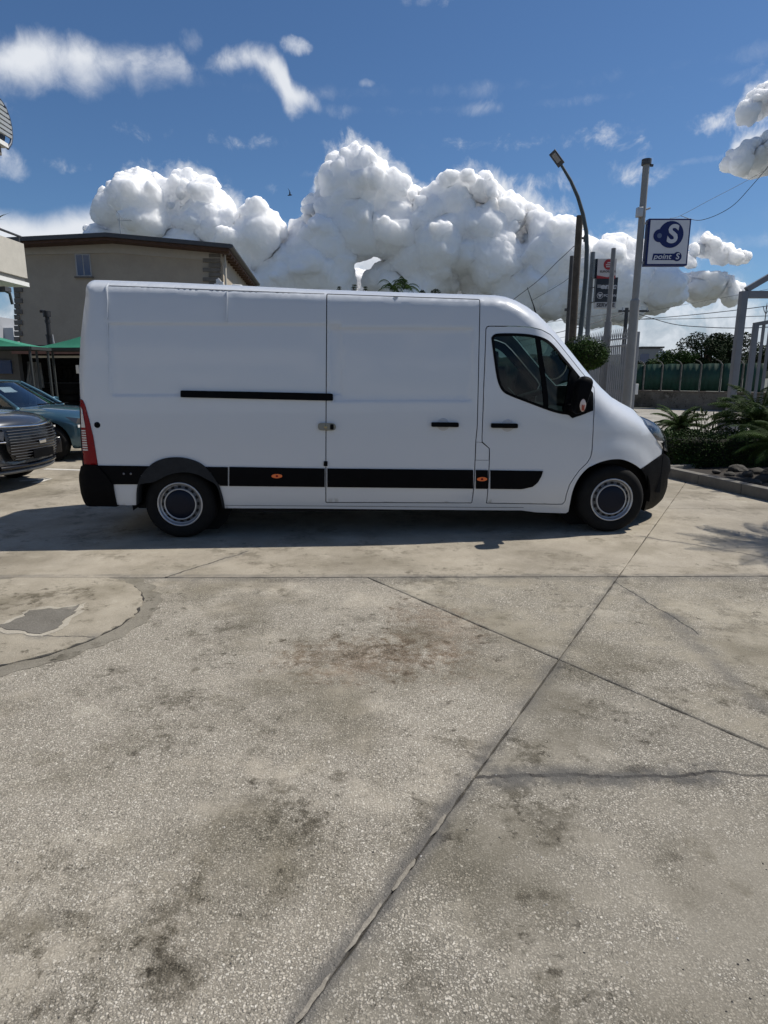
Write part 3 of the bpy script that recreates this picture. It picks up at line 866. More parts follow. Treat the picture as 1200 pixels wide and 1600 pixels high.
def side_panel(name, poly, m, holes=(), proud=0.0, rim=0.02, grid=0.05, parent=None, fine=True, mirror=True, emb=True, sub=None, far_name=None):
    """a sheet that follows the flank over a polygon in (u, z); a copy closes the far side"""
    P = dense(poly); H = [dense(h) for h in holes]
    pts = [Vector(p) for p in P]; edges = [(i, (i + 1) % len(P)) for i in range(len(P))]
    for h in H:
        o = len(pts); pts += [Vector(p) for p in h]; edges += [(o + i, o + (i + 1) % len(h)) for i in range(len(h))]
    us = [p[0] for p in P]; zs = [p[1] for p in P]
    cand = []
    u = min(us) + grid / 2
    while u < max(us):
        z = min(zs) + grid / 2
        while z < max(zs):
            cand.append((u, z)); z += grid
        u += grid
    if fine:
        for bx, dep, w in EMB:
            for off in (0.0, w * 0.25, w * 0.5, w * 0.75, w):
                a0, a1, b0, b1 = bx[0] + off, bx[1] - off, bx[2] + off, bx[3] - off
                k = int((a1 - a0) / 0.03)
                cand += [(a0 + (a1 - a0) * i / k, zz) for i in range(k + 1) for zz in (b0, b1)]
                k = int((b1 - b0) / 0.03)
                cand += [(uu, b0 + (b1 - b0) * i / k) for i in range(k + 1) for uu in (a0, a1)]
        for p, off in ((ROOF, o_) for o_ in (0.008, 0.02, 0.04, 0.07, 0.11, 0.16)):
            for q in dense(p + p[::-1], 0.06)[:int(0.5 * 10 ** 6)]:
                cand.append((q[0] - off * 0.5 * (1 if q[0] > 1.0 else 0), q[1] - off * (0.55 if q[0] < 0.8 else 1.0)))
    for c in cand:
        if inside(c, P) and not any(inside(c, h) for h in H):
            if min(pdist(c, P + P[:1]), *[pdist(c, h + h[:1]) for h in H], 9) > 0.006: pts.append(Vector(c))
    r = delaunay_2d_cdt(pts, edges, [], 0, 1e-6)
    vv = [(v.x, v.y) for v in r[0]]
    f = lambda u, z, d=0.0: Vector((u, -HW + S(u, z, emb) - proud + d, z))
    mb = MB()
    tris = [t_ for t_ in r[2] if (lambda c: inside(c, P) and not any(inside(c, h) for h in H))((sum(vv[i][0] for i in t_) / 3, sum(vv[i][1] for i in t_) / 3))]
    mb.add([f(*v) for v in vv], tris, True)
    for loop, s in [(P, 1)] + [(h, -1) for h in H]:
        n = len(loop)
        mb.add([f(*p) for p in loop] + [f(*p, rim + proud) for p in loop], [(i, (i + 1) % n, n + (i + 1) % n, n + i) for i in range(n)])
    me = mb.mesh(name)
    # outward = towards -y
    bm = bmesh.new(); bm.from_mesh(me)
    for fc in bm.faces:
        if fc.smooth and fc.normal.y > 0: fc.normal_flip()
    loose = [v for v in bm.verts if not v.link_faces]
    bmesh.ops.delete(bm, geom=loose, context='VERTS')
    bm.to_mesh(me); bm.free()
    o = link(name, me, m, parent or van)
    if mirror and parent is None:
        c = copy_part(o, van); c.scale = (1, -1, 1)
        return o, c
    return o, None

PAINT = mat('van_white_paint', (0.555, 0.58, 0.61), 0.30, coat=0.5, spec=0.5)
BLK = mat('black_plastic', (0.0032, 0.0034, 0.0042), 0.6, vary=0.25, vscale=9, spec=0.07)
BLKG = mat('black_gloss', (0.008, 0.008, 0.01), 0.18, spec=0.5)
GREYP = mat('grey_liner_plastic', (0.016, 0.018, 0.021), 0.8, vary=0.3, vscale=12, spec=0.3)
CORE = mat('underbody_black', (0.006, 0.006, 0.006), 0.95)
RUB = mat('tyre_rubber', (0.009, 0.009, 0.009), 0.85, vary=0.3, vscale=14, spec=0.2)
STEEL = mat('wheel_silver', (0.42, 0.43, 0.45), 0.38, metal=0.75, vary=0.12, vscale=20)
CAPM = mat('hub_cap_dark', (0.003, 0.006, 0.016), 0.4, spec=0.2)
CHROME = mat('chrome', (0.75, 0.76, 0.78), 0.12, metal=1.0)
GLASS = glass_mat('cab_glass', (0.27, 0.36, 0.35), gloss=0.5)
LENS = glass_mat('clear_lens', (0.80, 0.82, 0.84))
REDL = mat('red_lens', (0.20, 0.002, 0.007), 0.25, spec=0.25)
WHL = mat('white_lens', (0.62, 0.60, 0.56), 0.2, coat=0.5)
ORL = mat('orange_lens', (0.75, 0.14, 0.02), 0.2, coat=0.5)
SILV = mat('lock_metal', (0.20, 0.20, 0.18), 0.4, metal=0.6)
INT = mat('cab_trim_dark', (0.012, 0.013, 0.015), 0.7, vary=0.3, vscale=6)
SEAT = mat('seat_fabric', (0.014, 0.015, 0.017), 0.9, vary=0.3, vscale=30)

SLD = fillet(VL((511, 459.5), (749, 468), (748, 557), (745.5, 667), (743.2, 690), (741.5, 736), (740, 764), (737, 785.7), (509.4, 785), (509.4, 722), (509.8, 612)), 0.012)
FDR = VL((759.5, 514), (761, 511), (764, 509.8), (806.7, 510), (830, 511.7), (846.7, 515.8), (860, 523), (873, 536.7), (890, 558), (906.7, 579), (921, 596), (928.2, 606),
         (928.6, 620), (927, 660), (925, 702), (922.7, 714), (917.5, 723), (905.5, 734.5), (897, 746), (890, 757), (885, 772), (882.5, 783.5), (879, 787.3), (870, 787.8), (760.5, 786),
         (763, 756), (765, 716), (765, 701), (753.6, 690.5), (753.4, 682), (756, 605))
FUEL = VL((743.6, 690), (753.2, 691), (764.8, 700.6), (764.4, 719.6), (742.4, 719.4))
WIN = VL((768, 528), (771, 523.5), (777, 521.2), (806.7, 521), (830, 523), (846.7, 527), (856.7, 532), (866.7, 541), (878, 555), (893, 573), (910, 594), (922, 608.5),
         (926.5, 616), (926.5, 641.5), (894, 653.5), (889, 647.5), (876.7, 646.7), (856.7, 641), (823, 628), (793, 616.7), (785, 611), (780, 602), (776, 588), (772.5, 563), (769, 537))
FARCH = VL((888, 799.5), (890.6, 785), (893.7, 769), (900, 753), (909.6, 739), (922, 728), (938, 721), (955.5, 717), (971, 717), (984, 721.7), (993.5, 727), (1000, 732))
FARCH2 = VL((1006, 742), (1010, 756), (1010.5, 770), (1008, 784), (1005, 797.5))
RARCH = VL((214, 789), (214, 770), (215.5, 757), (220.7, 742.7), (234, 727), (247, 718.7), (263, 714.7), (280.7, 714), (296.7, 716.7), (311, 722), (320.7, 728.7), (330, 738.7), (338, 750.7), (343, 758.7), (348.7, 777), (351.5, 794))
def chaikin(p, n=2):
    for _ in range(n):
        q = [p[0]]
        for a, b in zip(p, p[1:]): q += [(a[0] * .75 + b[0] * .25, a[1] * .75 + b[1] * .25), (a[0] * .25 + b[0] * .75, a[1] * .25 + b[1] * .75)]
        p = q + [p[-1]]
    return p
FARCH, RARCH = chaikin(FARCH), chaikin(RARCH)
WIN = chaikin(WIN + WIN[:1], 2)[1:-1]
SILL = VL((480, 794.6), (620, 796), (760, 797.2), (815, 797.5), (838, 800.5), (884, 802))
TAIL = VL((123.6, 623.5), (128.7, 625.5), (133, 633.7), (140, 657.5), (146, 682.5), (153, 726))
BUMPI = VL((153, 727), (177.5, 757), (183, 787.5), (184, 790.8))
HEAD = VL((1003.5, 650), (1007.5, 663), (1015, 673.5), (1025.5, 687), (1036, 703))
BUMPF = VL((1036.5, 707.5), (1012.5, 724), (1000, 732))
# painted shell: everything but doors, lamps, bumpers, arches
iNH = 0
shell = []
shell += TAIL[::-1]                                                  # from strip level up the lamp edge to the rear edge
shell += [REAR[i] for i in range(9, len(REAR))]
shell += ROOF[1:]
shell += [HEAD[0]] + HEAD[1:]
shell += [V(1036.5, 705)] + BUMPF[0:]
shell += FARCH[::-1][1:]
shell += SILL[::-1]
shell += RARCH[::-1]
shell += VL((200, 789.5), (183.3, 788.5), (177.5, 757), (153.3, 728))
GAP = 0.0055
side_panel('body_shell', shell, PAINT, holes=[offset(SLD, GAP), offset(FDR, GAP), offset(FUEL, -0.001)], rim=0.03)
sdoor, sdoor_far = side_panel('sliding_door', offset(SLD, -GAP * 0.6), PAINT, rim=0.03)
fdoor, fdoor_far = side_panel('front_door', offset(FDR, -GAP * 0.6), PAINT, holes=[WIN], rim=0.035, fine=False)
side_panel('fuel_flap', offset(FUEL, -0.005), PAINT, rim=0.02, fine=False)
# window glass, black edging, quarter-light bar
gl, _ = side_panel('window_glass', offset(WIN, 0.004), GLASS, proud=-0.012, rim=0.004, fine=False)
side_panel('window_seal', offset(WIN, 0.003), BLK, holes=[offset(WIN, -0.022)], proud=0.004, rim=0.02, fine=False)
side_panel('quarter_light_bar', VL((836, 524), (844, 526), (857, 620), (857, 641), (850, 638), (847, 600)), BLK, proud=-0.004, rim=0.02, fine=False)
side_panel('mirror_base', VL((893, 573), (926.5, 614), (926.5, 641.5), (894, 653.5), (889, 647.5), (880, 647), (886, 610), (890, 585)), BLK, proud=0.008, rim=0.03, fine=False)
side_panel('door_lining', offset(FDR, -0.012), INT, holes=[offset(WIN, -0.012)], proud=-0.05, rim=0.01, fine=False)
# lower trim
def strip_between(x0, x1, top, bot):
    n = 12
    return [V(x0 + (x1 - x0) * i / n, top(x0 + (x1 - x0) * i / n)) for i in range(n + 1)] + [V(x1 + (x0 - x1) * i / n, bot(x1 + (x0 - x1) * i / n)) for i in range(n + 1)]
tp = lambda x: interp([(150, 726.8), (340, 729), (480, 731.5), (740, 734.2), (850, 736)], x)
bt = lambda x: interp([(170, 757), (215, 757.2), (343, 759), (480, 760.5), (760, 763.6), (850, 764.5)], x)
def strip(x0, x1, poly=None, parent=None):
    return side_panel('side_strip', poly or strip_between(x0, x1, tp, bt), BLK, proud=0.013, rim=0.013, fine=False)
strip(0, 0, VL((321, 729.2), (330, 729.4), (343, 729.6), (356.2, 729.8), (356.2, 759.1), (344, 758.8), (338, 750), (330, 738)))
strip(358.6, 507.5)
strip(511.5, 739)
strip(743.3, 762)
strip(0, 0, strip_between(766, 818, tp, bt)[:13] + VL((832, 735.6), (848, 735.8), (845.5, 744), (840, 753.5), (832, 760.3), (818, 763.6)) + strip_between(766, 818, tp, bt)[14:])
# rear corner strip + bumper
side_panel('rear_strip', VL((153.4, 727.2), (190, 727.6), (233, 728.2), (220.5, 743), (215.6, 756.6), (178, 756.6), (166, 741)), BLK, proud=0.010, rim=0.012, fine=False)
bumper_poly = [REAR[i] for i in range(0, 6)] + [V(130, 726), V(153, 727), V(166, 741), V(177.5, 757), V(183, 787.5), V(184, 791), V(160, 790.5)]
side_panel('rear_bumper', bumper_poly, BLK, proud=0.025, rim=0.05, fine=False)
tail_poly = VL((123.6, 623.8), (128.7, 625.8), (133, 634), (140, 657.8), (146, 682.8), (152.6, 726)) + [V(130, 725.6), V(128, 706), V(126, 682), V(124.4, 650)]
tl, tl2 = side_panel('tail_lamp', tail_poly, REDL, proud=0.008, rim=0.03, fine=False)
wl = VL((125, 634), (128, 640), (132.5, 664), (138, 703), (128.8, 704), (126.3, 676))
for k in range(9):
    y0 = 672 + k * 3.75
    xl = 126 + (y0 - 672) * 0.085; xr = 133.6 + (y0 - 672) * 0.138
    side_panel('lamp_rib', VL((xl, y0), (xr, y0), (xr + 0.3, y0 + 1.9), (xl + 0.2, y0 + 1.9)), WHL, proud=0.014, rim=0.01, fine=False)
side_panel('reverse_lens', VL((125, 636), (128, 640), (133.4, 668), (125.8, 668)), WHL, proud=0.013, rim=0.01, fine=False)
for x in (194, 205):
    u, z = V(x, 740); mb = MB(); mb.lathe([(0.0, -0.004), (0.010, -0.004), (0.011, 0.004)], (u, -HW - 0.010, z), 'Y', 12); mb.build('bumper_sensor', mat('sensor_grey', (0.13, 0.13, 0.14), 0.4), van)
u, z = V(152, 664); mb = MB(); mb.lathe([(0.0, -0.004), (0.022, -0.004), (0.028, 0.0), (0.029, 0.012)], (u, -HW + S(u, z) - 0.004, z), 'Y', 20); mb.build('plug_cap', BLK, van)
# front bumper and head lamp
fb = BUMPF[::-1][0:1] + [V(1012.5, 724.5), V(1036.5, 708)] + NOSE[6:] + FARCH2[::-1]
side_panel('front_bumper', fb, BLK, proud=0.012, rim=0.06, fine=False, grid=0.035)
hp = [HEAD[0]] + NOSE[1:6] + [V(1041, 706)] + HEAD[::-1][:-1]
side_panel('headlamp_bowl', offset(hp, -0.004), mat('lamp_bowl', (0.16, 0.17, 0.19), 0.35, metal=0.4), proud=-0.03, rim=0.01, fine=False, grid=0.03)
side_panel('headlamp_lens', offset(hp, -0.003), LENS, proud=0.002, rim=0.03, fine=False, grid=0.03)
side_panel('headlamp_reflector', VL((1016, 668), (1024, 668), (1031, 680), (1031, 687), (1025, 684)), CHROME, proud=-0.012, rim=0.015, fine=False)
side_panel('headlamp_reflector', VL((1010, 655), (1019, 659.5), (1024, 666), (1014, 665)), mat('reflector_grey', (0.4, 0.42, 0.45), 0.25, metal=0.7), proud=-0.014, rim=0.015, fine=False)
side_panel('headlamp_trim', VL((1026, 688), (1036, 689.5), (1037, 691.5), (1031, 691), (1038, 703), (1035.5, 702)), CHROME, proud=0.008, rim=0.01, fine=False)
# rear arch flare: band between the outer arch and the tyre opening
rc = (-WB / 2, 0.40)
inner = chaikin(VL((217, 786), (217, 757), (224, 755), (243, 753), (262, 741.5), (287, 736.5), (308, 740), (324.5, 749), (337, 755), (343, 766), (348, 792)))
side_panel('arch_flare', RARCH + inner[::-1], GREYP, proud=0.020, rim=0.09, fine=False)
# rails, locks, handles
def slim(name, poly, m, proud, r=0.01): return side_panel(name, fillet(poly, r), m, proud=proud, rim=proud, fine=False, emb=False)
rl = [(282.7, 610), (400, 612.2), (514, 614.7), (520, 615.2), (520.5, 625.8), (514, 626), (400, 623.4), (282.7, 620.6)]
slim('door_rail', VL(*rl), BLK, 0.018)
lk, _ = slim('door_lock', VL((497, 662.5), (500, 660.6), (521, 661), (524.8, 664), (524.8, 670), (521, 672.6), (500, 672.2), (497, 669.5)), SILV, 0.022, 0.03)
slim('lock_cover', VL((516, 662.6), (521.4, 662.6), (521.4, 671), (516, 671)), BLK, 0.028)
u, z = V(509, 666.5); mb = MB(); mb.lathe([(0.0, -0.004), (0.014, -0.004), (0.016, 0.0)], (u, -HW + S(u, z) - 0.022, z), 'Y', 16); mb.build('lock_barrel', mat('brass', (0.35, 0.30, 0.18), 0.4, metal=0.8), van)
slim('door_stop', VL((505.8, 720.6), (511.8, 720.6), (511.8, 728), (505.8, 728)), BLK, 0.014, 0.004)
def handle(x0, x1, yc, cx):
    u, z = V(cx, yc)
    mb = MB(); mb.lathe([(0.0, -0.002), (0.05, -0.0025), (0.060, -0.0015), (0.062, 0.002)], (u, -HW + S(u, z), z), 'Y', 28)
    mb.build('handle_recess', mat('paint_recess', (0.44, 0.445, 0.46), 0.4), van)  # disc stands proud; its greyer tone paints the shade of a recess
    slim('door_handle', VL((x0, yc - 3.8), (x1, yc - 3.4), (x1, yc + 3.6), (x0, yc + 3.2)), BLK, 0.034, 0.012)
handle(673.8, 716, 663.4, 692.5)
handle(767, 808, 665.0, 793)
for cx, cy in ((433, 743.4), (752.6, 748.2)):
    u, z = V(cx, cy)
    el = [(u + math.cos(q) * 0.052, z + math.sin(q) * 0.021) for q in [i * math.pi / 10 for i in range(20)]]
    side_panel('side_marker', el, ORL, proud=0.022, rim=0.02, fine=False)
    el2 = [(u + math.cos(q) * 0.012, z + math.sin(q) * 0.010) for q in [i * math.pi / 6 for i in range(12)]]
    side_panel('marker_core', el2, REDL, proud=0.026, rim=0.01, fine=False)
# raised seams on the high roof panels, roof gutter line
def rib(pts, w, m, proud=0.006, name='panel_seam'):
    P = VL(*pts); L = [(p[0] - w / 2, p[1]) for p in P]; Rr = [(p[0] + w / 2, p[1]) for p in P]
    if abs(P[0][0] - P[-1][0]) > abs(P[0][1] - P[-1][1]):
        L = [(p[0], p[1] + w / 2) for p in P]; Rr = [(p[0], p[1] - w / 2) for p in P]
    side_panel(name, L + Rr[::-1], m, proud=proud, rim=proud, fine=False, grid=0.2)
rib([(169, 443), (168.4, 470), (168, 499)], 0.010, PAINT, 0.016)
rib([(168, 503), (168.4, 560), (169, 614)], 0.014, PAINT, 0.0025)
rib([(355, 455), (354.6, 480), (354.4, 503)], 0.010, PAINT, 0.016)
rib([(170, 446.2), (260, 449.6), (370, 454), (480, 458.2), (507, 459)], 0.006, mat('gutter_seal', (0.10, 0.105, 0.11), 0.6), 0.002, 'gutter_seal')
rib([(352, 789.6), (480, 790.4), (620, 791.6), (760, 792.8), (818, 793)], 0.005, mat('gutter_seal', (0.10, 0.105, 0.11), 0.6), 0.002, 'sill_seam')
# roof, windscreen, bonnet, grille and tail: strips from the near edge across to the far edge
def cap(name, pts, m, crown, amp=0.2, n=10, fwd=0.0, parent=None):
    mb = MB(); vs = []; k = len(pts)
    for q_, (u, z) in enumerate(pts):
        y0 = -HW + base_in(z) + nose_in(u, z) + (amp[q_] if isinstance(amp, list) else amp)
        for i in range(n + 1):
            s = i / n; c = 1 - (2 * s - 1) ** 2
            vs.append(Vector((u + fwd * c, y0 * (1 - 2 * s), z + crown * c)))
    mb.add(vs, [(a * (n + 1) + i, a * (n + 1) + i + 1, (a + 1) * (n + 1) + i + 1, (a + 1) * (n + 1) + i) for a in range(k - 1) for i in range(n)], True)
    return mb.build(name, m, parent or van)
cap('roof_panel', [REAR[-1]] + ROOF[1:12], PAINT, 0.03)
cap('headliner', [(u - 0.03, z - 0.05) for u, z in ROOF[6:12]], INT, 0.02, amp=0.26)
cap('windscreen', ROOF[11:18], GLASS, 0.0, fwd=0.14)
cap('bonnet', ROOF[17:], PAINT, 0.01, fwd=0.05)
cap('grille', [NOSE[0]] + NOSE[1:6], BLK, 0.0, amp=0.34, fwd=0.0)
cap('bumper_face', NOSE[5:], BLK, 0.0, amp=0.13, fwd=0.0)
cap('rear_door', REAR[5:], PAINT, 0.0, amp=[{12: 0.075, 13: 0.12, 14: 0.16, 15: 0.2}.get(i, 0.06) + 0.012 for i in range(5, 16)], fwd=-0.03)
cap('bumper_step', REAR[:6], BLK, 0.0, amp=0.05, fwd=-0.03)
# dark core: black box added behind the panels so their gaps read as shade
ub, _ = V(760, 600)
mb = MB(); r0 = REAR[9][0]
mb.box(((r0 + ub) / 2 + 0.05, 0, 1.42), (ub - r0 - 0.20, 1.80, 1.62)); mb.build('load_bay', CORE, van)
mb = MB(); mb.box((-0.05, 0, 0.40), (5.3, 1.20, 0.34)); mb.box((0.05, 0, 0.42), (3.3, 1.80, 0.36)); mb.box((WB / 2 - 0.02, 0, 0.62), (1.4, 1.25, 0.55))  # boxes lowered and widened to block light under the van
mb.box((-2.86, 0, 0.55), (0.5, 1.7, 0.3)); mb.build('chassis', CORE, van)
# arch liners
for uc, hw_ in ((WB / 2, 0.47), (-WB / 2, 0.46)):
    for sy in (-1, 1):
        mb = MB(); vs = []; n = 20
        for i in range(n + 1):
            a = math.pi * (-0.05 + 1.1 * i / n)
            for y in (sy * 0.99 if uc < 0 else sy * 0.84, sy * 0.62): vs.append(Vector((uc + math.cos(a) * hw_, y, 0.36 + math.sin(a) * hw_)))
        mb.add(vs, [(2 * i, 2 * i + 1, 2 * i + 3, 2 * i + 2) for i in range(n)], True)
        mb.add([Vector((uc + math.cos(q) * hw_, sy * 0.62, 0.36 + math.sin(q) * hw_)) for q in [math.pi * 2 * i / 20 for i in range(20)]], [tuple(range(20))])
        mb.build('arch_liner', CORE, van)
# wheels
def van_wheel(u, sy):
    y = sy * HWT; s = sy
    w = MB(); TR = 0.343
    prof = [(0.205, 0.010), (0.225, -0.002), (0.26, -0.014), (0.305, -0.010), (0.328, 0.012), (0.340, 0.03), (TR, 0.05), (TR, 0.17), (0.330, 0.205), (0.26, 0.225), (0.20, 0.21)]
    w.lathe([(r, y - s * h) for r, h in prof], (u, 0, TR), 'Y', 56)
    tyre = w.build('wheel', RUB, van)
    rm = MB(); f = lambda pr: [(r, y - s * h) for r, h in pr]
    rm.lathe(f([(0.222, 0.004), (0.218, -0.004), (0.206, -0.004), (0.203, 0.018), (0.196, 0.03), (0.185, 0.034)]), (u, 0, TR), 'Y', 56); rm.build('rim', STEEL, tyre)
    d = MB(); d.lathe(f([(0.188, 0.034), (0.165, 0.030), (0.152, 0.020), (0.150, 0.016)]), (u, 0, TR), 'Y', 56); d.build('wheel_disc', mat('wheel_disc_dark', (0.09, 0.094, 0.102), 0.5, metal=0.4), tyre)
    r2 = MB(); r2.lathe(f([(0.158, 0.022), (0.156, 0.008), (0.148, 0.006), (0.143, 0.012)]), (u, 0, TR), 'Y', 56); r2.build('trim_ring', STEEL, tyre)
    c = MB(); c.lathe(f([(0.146, 0.014), (0.135, 0.006), (0.07, 0.0), (0.0, -0.002)]), (u, 0, TR), 'Y', 48); c.build('hub_cap', CAPM, tyre)
    slot = MB(); n = 16
    for k in range(n):
        a = 2 * math.pi * k / n
        slot.box((u + math.cos(a) * 0.172, y - s * 0.0285, TR + math.sin(a) * 0.172), (0.020, 0.006, 0.030), m=Matrix.Rotation(-a, 4, 'Y'))
    slot.build('vent_slots', CORE, tyre)
for u in (-WB / 2, WB / 2):
    for sy in (-1, 1): van_wheel(u, sy)
mb = MB()
for u in (-WB / 2, WB / 2): mb.tube([(u, -0.8, 0.343), (u, 0.8, 0.343)], 0.05, 10)
mb.build('axle', CORE, van)
# mud flap behind the front wheel, exhaust hanger
# door mirrors
for s in (1, -1):
    mp = [V(907, 586.5), V(917, 588.3), V(923, 592.5), V(925.3, 600), V(924.5, 612), V(918, 633), V(911, 644), V(902, 648), V(893, 646), V(889, 635), V(891, 610), V(897, 594)]
    # the housing hangs 0.2 m off the door: pull its outline towards the camera's line of sight
    def pull(p):
        q = Vector((p[0], -HW, p[1])); d = VCAM - q; return q + d * (0.17 / abs(d.y))
    ring = [pull(p) for p in mp]
    c0 = sum(ring, Vector()) / len(ring)
    ring = [c0 + Vector(((p - c0).x * 0.68, (p - c0).y, (p - c0).z * 1.0)) + Vector((-0.012, 0, 0.0)) for p in ring]; c0 = c0 + Vector((-0.012, 0, 0.0))
    mb = MB(); n = len(ring)
    layers = [(0.55, -0.075), (0.86, -0.062), (1.0, -0.03), (1.0, 0.05), (0.9, 0.085), (0.6, 0.10)]
    vs = []
    for k, dy in layers:
        for p in ring:
            q = c0 + (p - c0) * k; vs.append(Vector((q.x, (q.y + dy) * s, q.z)))
    fs = [(a * n + i, a * n + (i + 1) % n, (a + 1) * n + (i + 1) % n, (a + 1) * n + i) for a in range(len(layers) - 1) for i in range(n)]
    fs += [tuple(range(n)), tuple(range((len(layers) - 1) * n, len(layers) * n))]
    mb.add(vs, fs, True)
    hs = mb.build('mirror', BLK, van)
    hs.modifiers.new('s', 'SUBSURF').render_levels = 2
    lp = pull(V(905.3, 631.5))
    mb = MB(); n = 18
    ring = [Vector((lp.x + math.cos(q) * 0.030, (lp.y - 0.070) * s, lp.z + math.sin(q) * 0.066)) for q in [2 * math.pi * i / n for i in range(n)]]
    ct_ = Vector((lp.x, (lp.y - 0.088) * s, lp.z))
    mb.add(ring + [ct_], [(i, (i + 1) % n, n) for i in range(n)], True)
    mb.build('mirror_indicator', mat('indicator_lens', (0.62, 0.50, 0.44), 0.2, coat=0.6), hs)
    lp2 = pull(V(905, 636)); mb = MB(); mb.box((lp2.x, (lp2.y - 0.083) * s, lp2.z), (0.026, 0.006, 0.055), bev=0.002); mb.build('indicator_core', mat('indicator_red', (0.35, 0.06, 0.03), 0.3), hs)
    mb = MB(); a = V(897, 640); mb.box((a[0], -HW * s + 0.02 * s, a[1] + 0.02), (0.16, 0.26, 0.07), bev=0.02); mb.build('mirror_arm', BLK, van)
# roof aerial
a = VP(838, 489, 0.75); b = VP(824, 449, 0.75)
mb = MB(); mb.tube([(a[0], -0.28, a[1] - 0.02), (a[0] + (b[0] - a[0]) * .25, -0.28, a[1] + (b[1] - a[1]) * .25), (b[0], -0.28, b[1])], [0.010, 0.006, 0.003], 6); mb.build('aerial', BLK, van)
# cab inside
mb = MB(); uc = ub + 0.02
mb.box((uc, 0, 1.45), (0.04, 1.72, 1.6)); mb.build('bulkhead', INT, van)
mb = MB(); ud = V(885, 640)[0]
mb.box((ud + 0.28, 0, 1.12), (0.60, 1.66, 0.22), bev=0.05); mb.box((ud + 0.02, 0.35, 1.22), (0.30, 0.42, 0.10), bev=0.03); mb.box((ud + 0.1, 0, 0.85), (0.5, 1.6, 0.4)); mb.build('dashboard', INT, van)
mb = MB(); mb.box(((uc + ud) / 2 + 0.2, 0, 0.72), (ud - uc + 0.9, 1.7, 0.05)); mb.build('cab_floor', CORE, van)
for y, w in ((-0.42, 0.92), (0.52, 0.52)):
    mb = MB(); mb.box((uc + 0.42, y, 1.02), (0.52, w, 0.16), bev=0.04); mb.box((uc + 0.18, y, 1.36), (0.14, w, 0.62), bev=0.05, m=Matrix.Rotation(-0.16, 4, 'Y'))
    hr = [y] if w < 0.6 else [y - 0.23, y + 0.23]
    for hy in hr: mb.box((uc + 0.10, hy, 1.74), (0.10, 0.28, 0.16), bev=0.04)
    mb.build('seat', SEAT, van)
mb = MB(); cx, cy, cz = ud - 0.14, 0.45, 1.28
M_ = Matrix.Translation((cx, cy, cz)) @ Matrix.Rotation(-0.62, 4, 'Y')
ringp = [M_ @ Vector((0.0, math.cos(q) * 0.20, math.sin(q) * 0.20)) for q in [2 * math.pi * i / 28 for i in range(29)]]
mb.tube(ringp, 0.016, 8, caps=False); mb.tube([M_ @ Vector((0, -0.2, 0)), M_ @ Vector((0.05, 0, 0)), M_ @ Vector((0, 0.2, 0))], 0.022, 6)
mb.tube([M_ @ Vector((0.05, 0, 0)), M_ @ Vector((0.34, 0, -0.1))], 0.035, 8); mb.build('steering_wheel', INT, van)
mb = MB(); mb.tube([M_ @ Vector((-0.012, math.cos(q) * 0.2, math.sin(q) * 0.2)) for q in (0.5, 0.7, 0.9, 1.1)], 0.010, 6); mb.build('wheel_trim', CHROME, van)
# ------------------------------------------------------------------ left: buildings, canopies, parked cars
STUC = mat('stucco_beige', (0.39, 0.335, 0.262), 0.9, vary=0.10, vscale=1.2, bump=0.2, bscale=40)
STUC2 = mat('stucco_pale', (0.46, 0.43, 0.37), 0.9, vary=0.08, vscale=2)
TRIMW = mat('trim_white', (0.75, 0.74, 0.71), 0.7, vary=0.05)
TIMB = mat('eaves_timber', (0.075, 0.036, 0.020), 0.75, vary=0.3, vscale=6)
FASC = mat('fascia_grey', (0.055, 0.056, 0.06), 0.5, vary=0.2)
QUO = mat('quoin_stone', (0.17, 0.155, 0.135), 0.9, vary=0.25, vscale=5)
PANE = mat('window_dark', (0.015, 0.045, 0.12), 0.08, spec=0.6)
TILE = mat('roof_tile', (0.20, 0.11, 0.07), 0.85, vary=0.3, vscale=4)
FY, RY, BY = 28.0, 27.1, 37.6
house = thing('apartment_house', 'beige house with low gable roof and dark timber eaves behind the van tail', 'house', (-13, FY, 0))
HO = Vector((-13, FY, 0))
def hp_(v):
    q = Vector(v) - HO
    return q - Vector((0.095 * q.y, 0, 0))                            # the house stands a little askew
xr = W(347, 400, FY).x; xl = W(22, 460, FY).x
ev_r = W(357, 381, RY); pk = W(161, 363, RY); ev_l = W(0, 371, RY)
wl_r = W(347, 398, FY).z; wl_p = W(161, 384, FY).z; wl_l = W(22, 388, FY).z
mb = MB()
mb.prism([hp_(p) for p in ((xl, FY, 0), (xr, FY, 0), (xr, FY, wl_r + 0.25), (pk.x, FY, wl_p + 0.3), (xl, FY, wl_l + 0.25))], (-0.095 * (BY - FY), BY - FY, 0)); mb.build('wall', STUC, house)
# roof slabs: from the ridge to each eave
th = 0.16
def slab3(a, b, dy, th, name, m):
    mb = MB(); a, b = hp_(a), hp_(b)
    mb.prism([a, b, b - Vector((0, 0, th)), a - Vector((0, 0, th))], (-0.095 * dy, dy, 0)); return mb.build(name, m, house)
dy = BY + 0.7 - RY
rr = slab3(pk, ev_r, dy, th, 'roof', FASC)
slab3(Vector((pk.x, pk.y, pk.z)) - Vector((0.002, 0, 0)), ev_l, dy, th, 'roof', FASC)
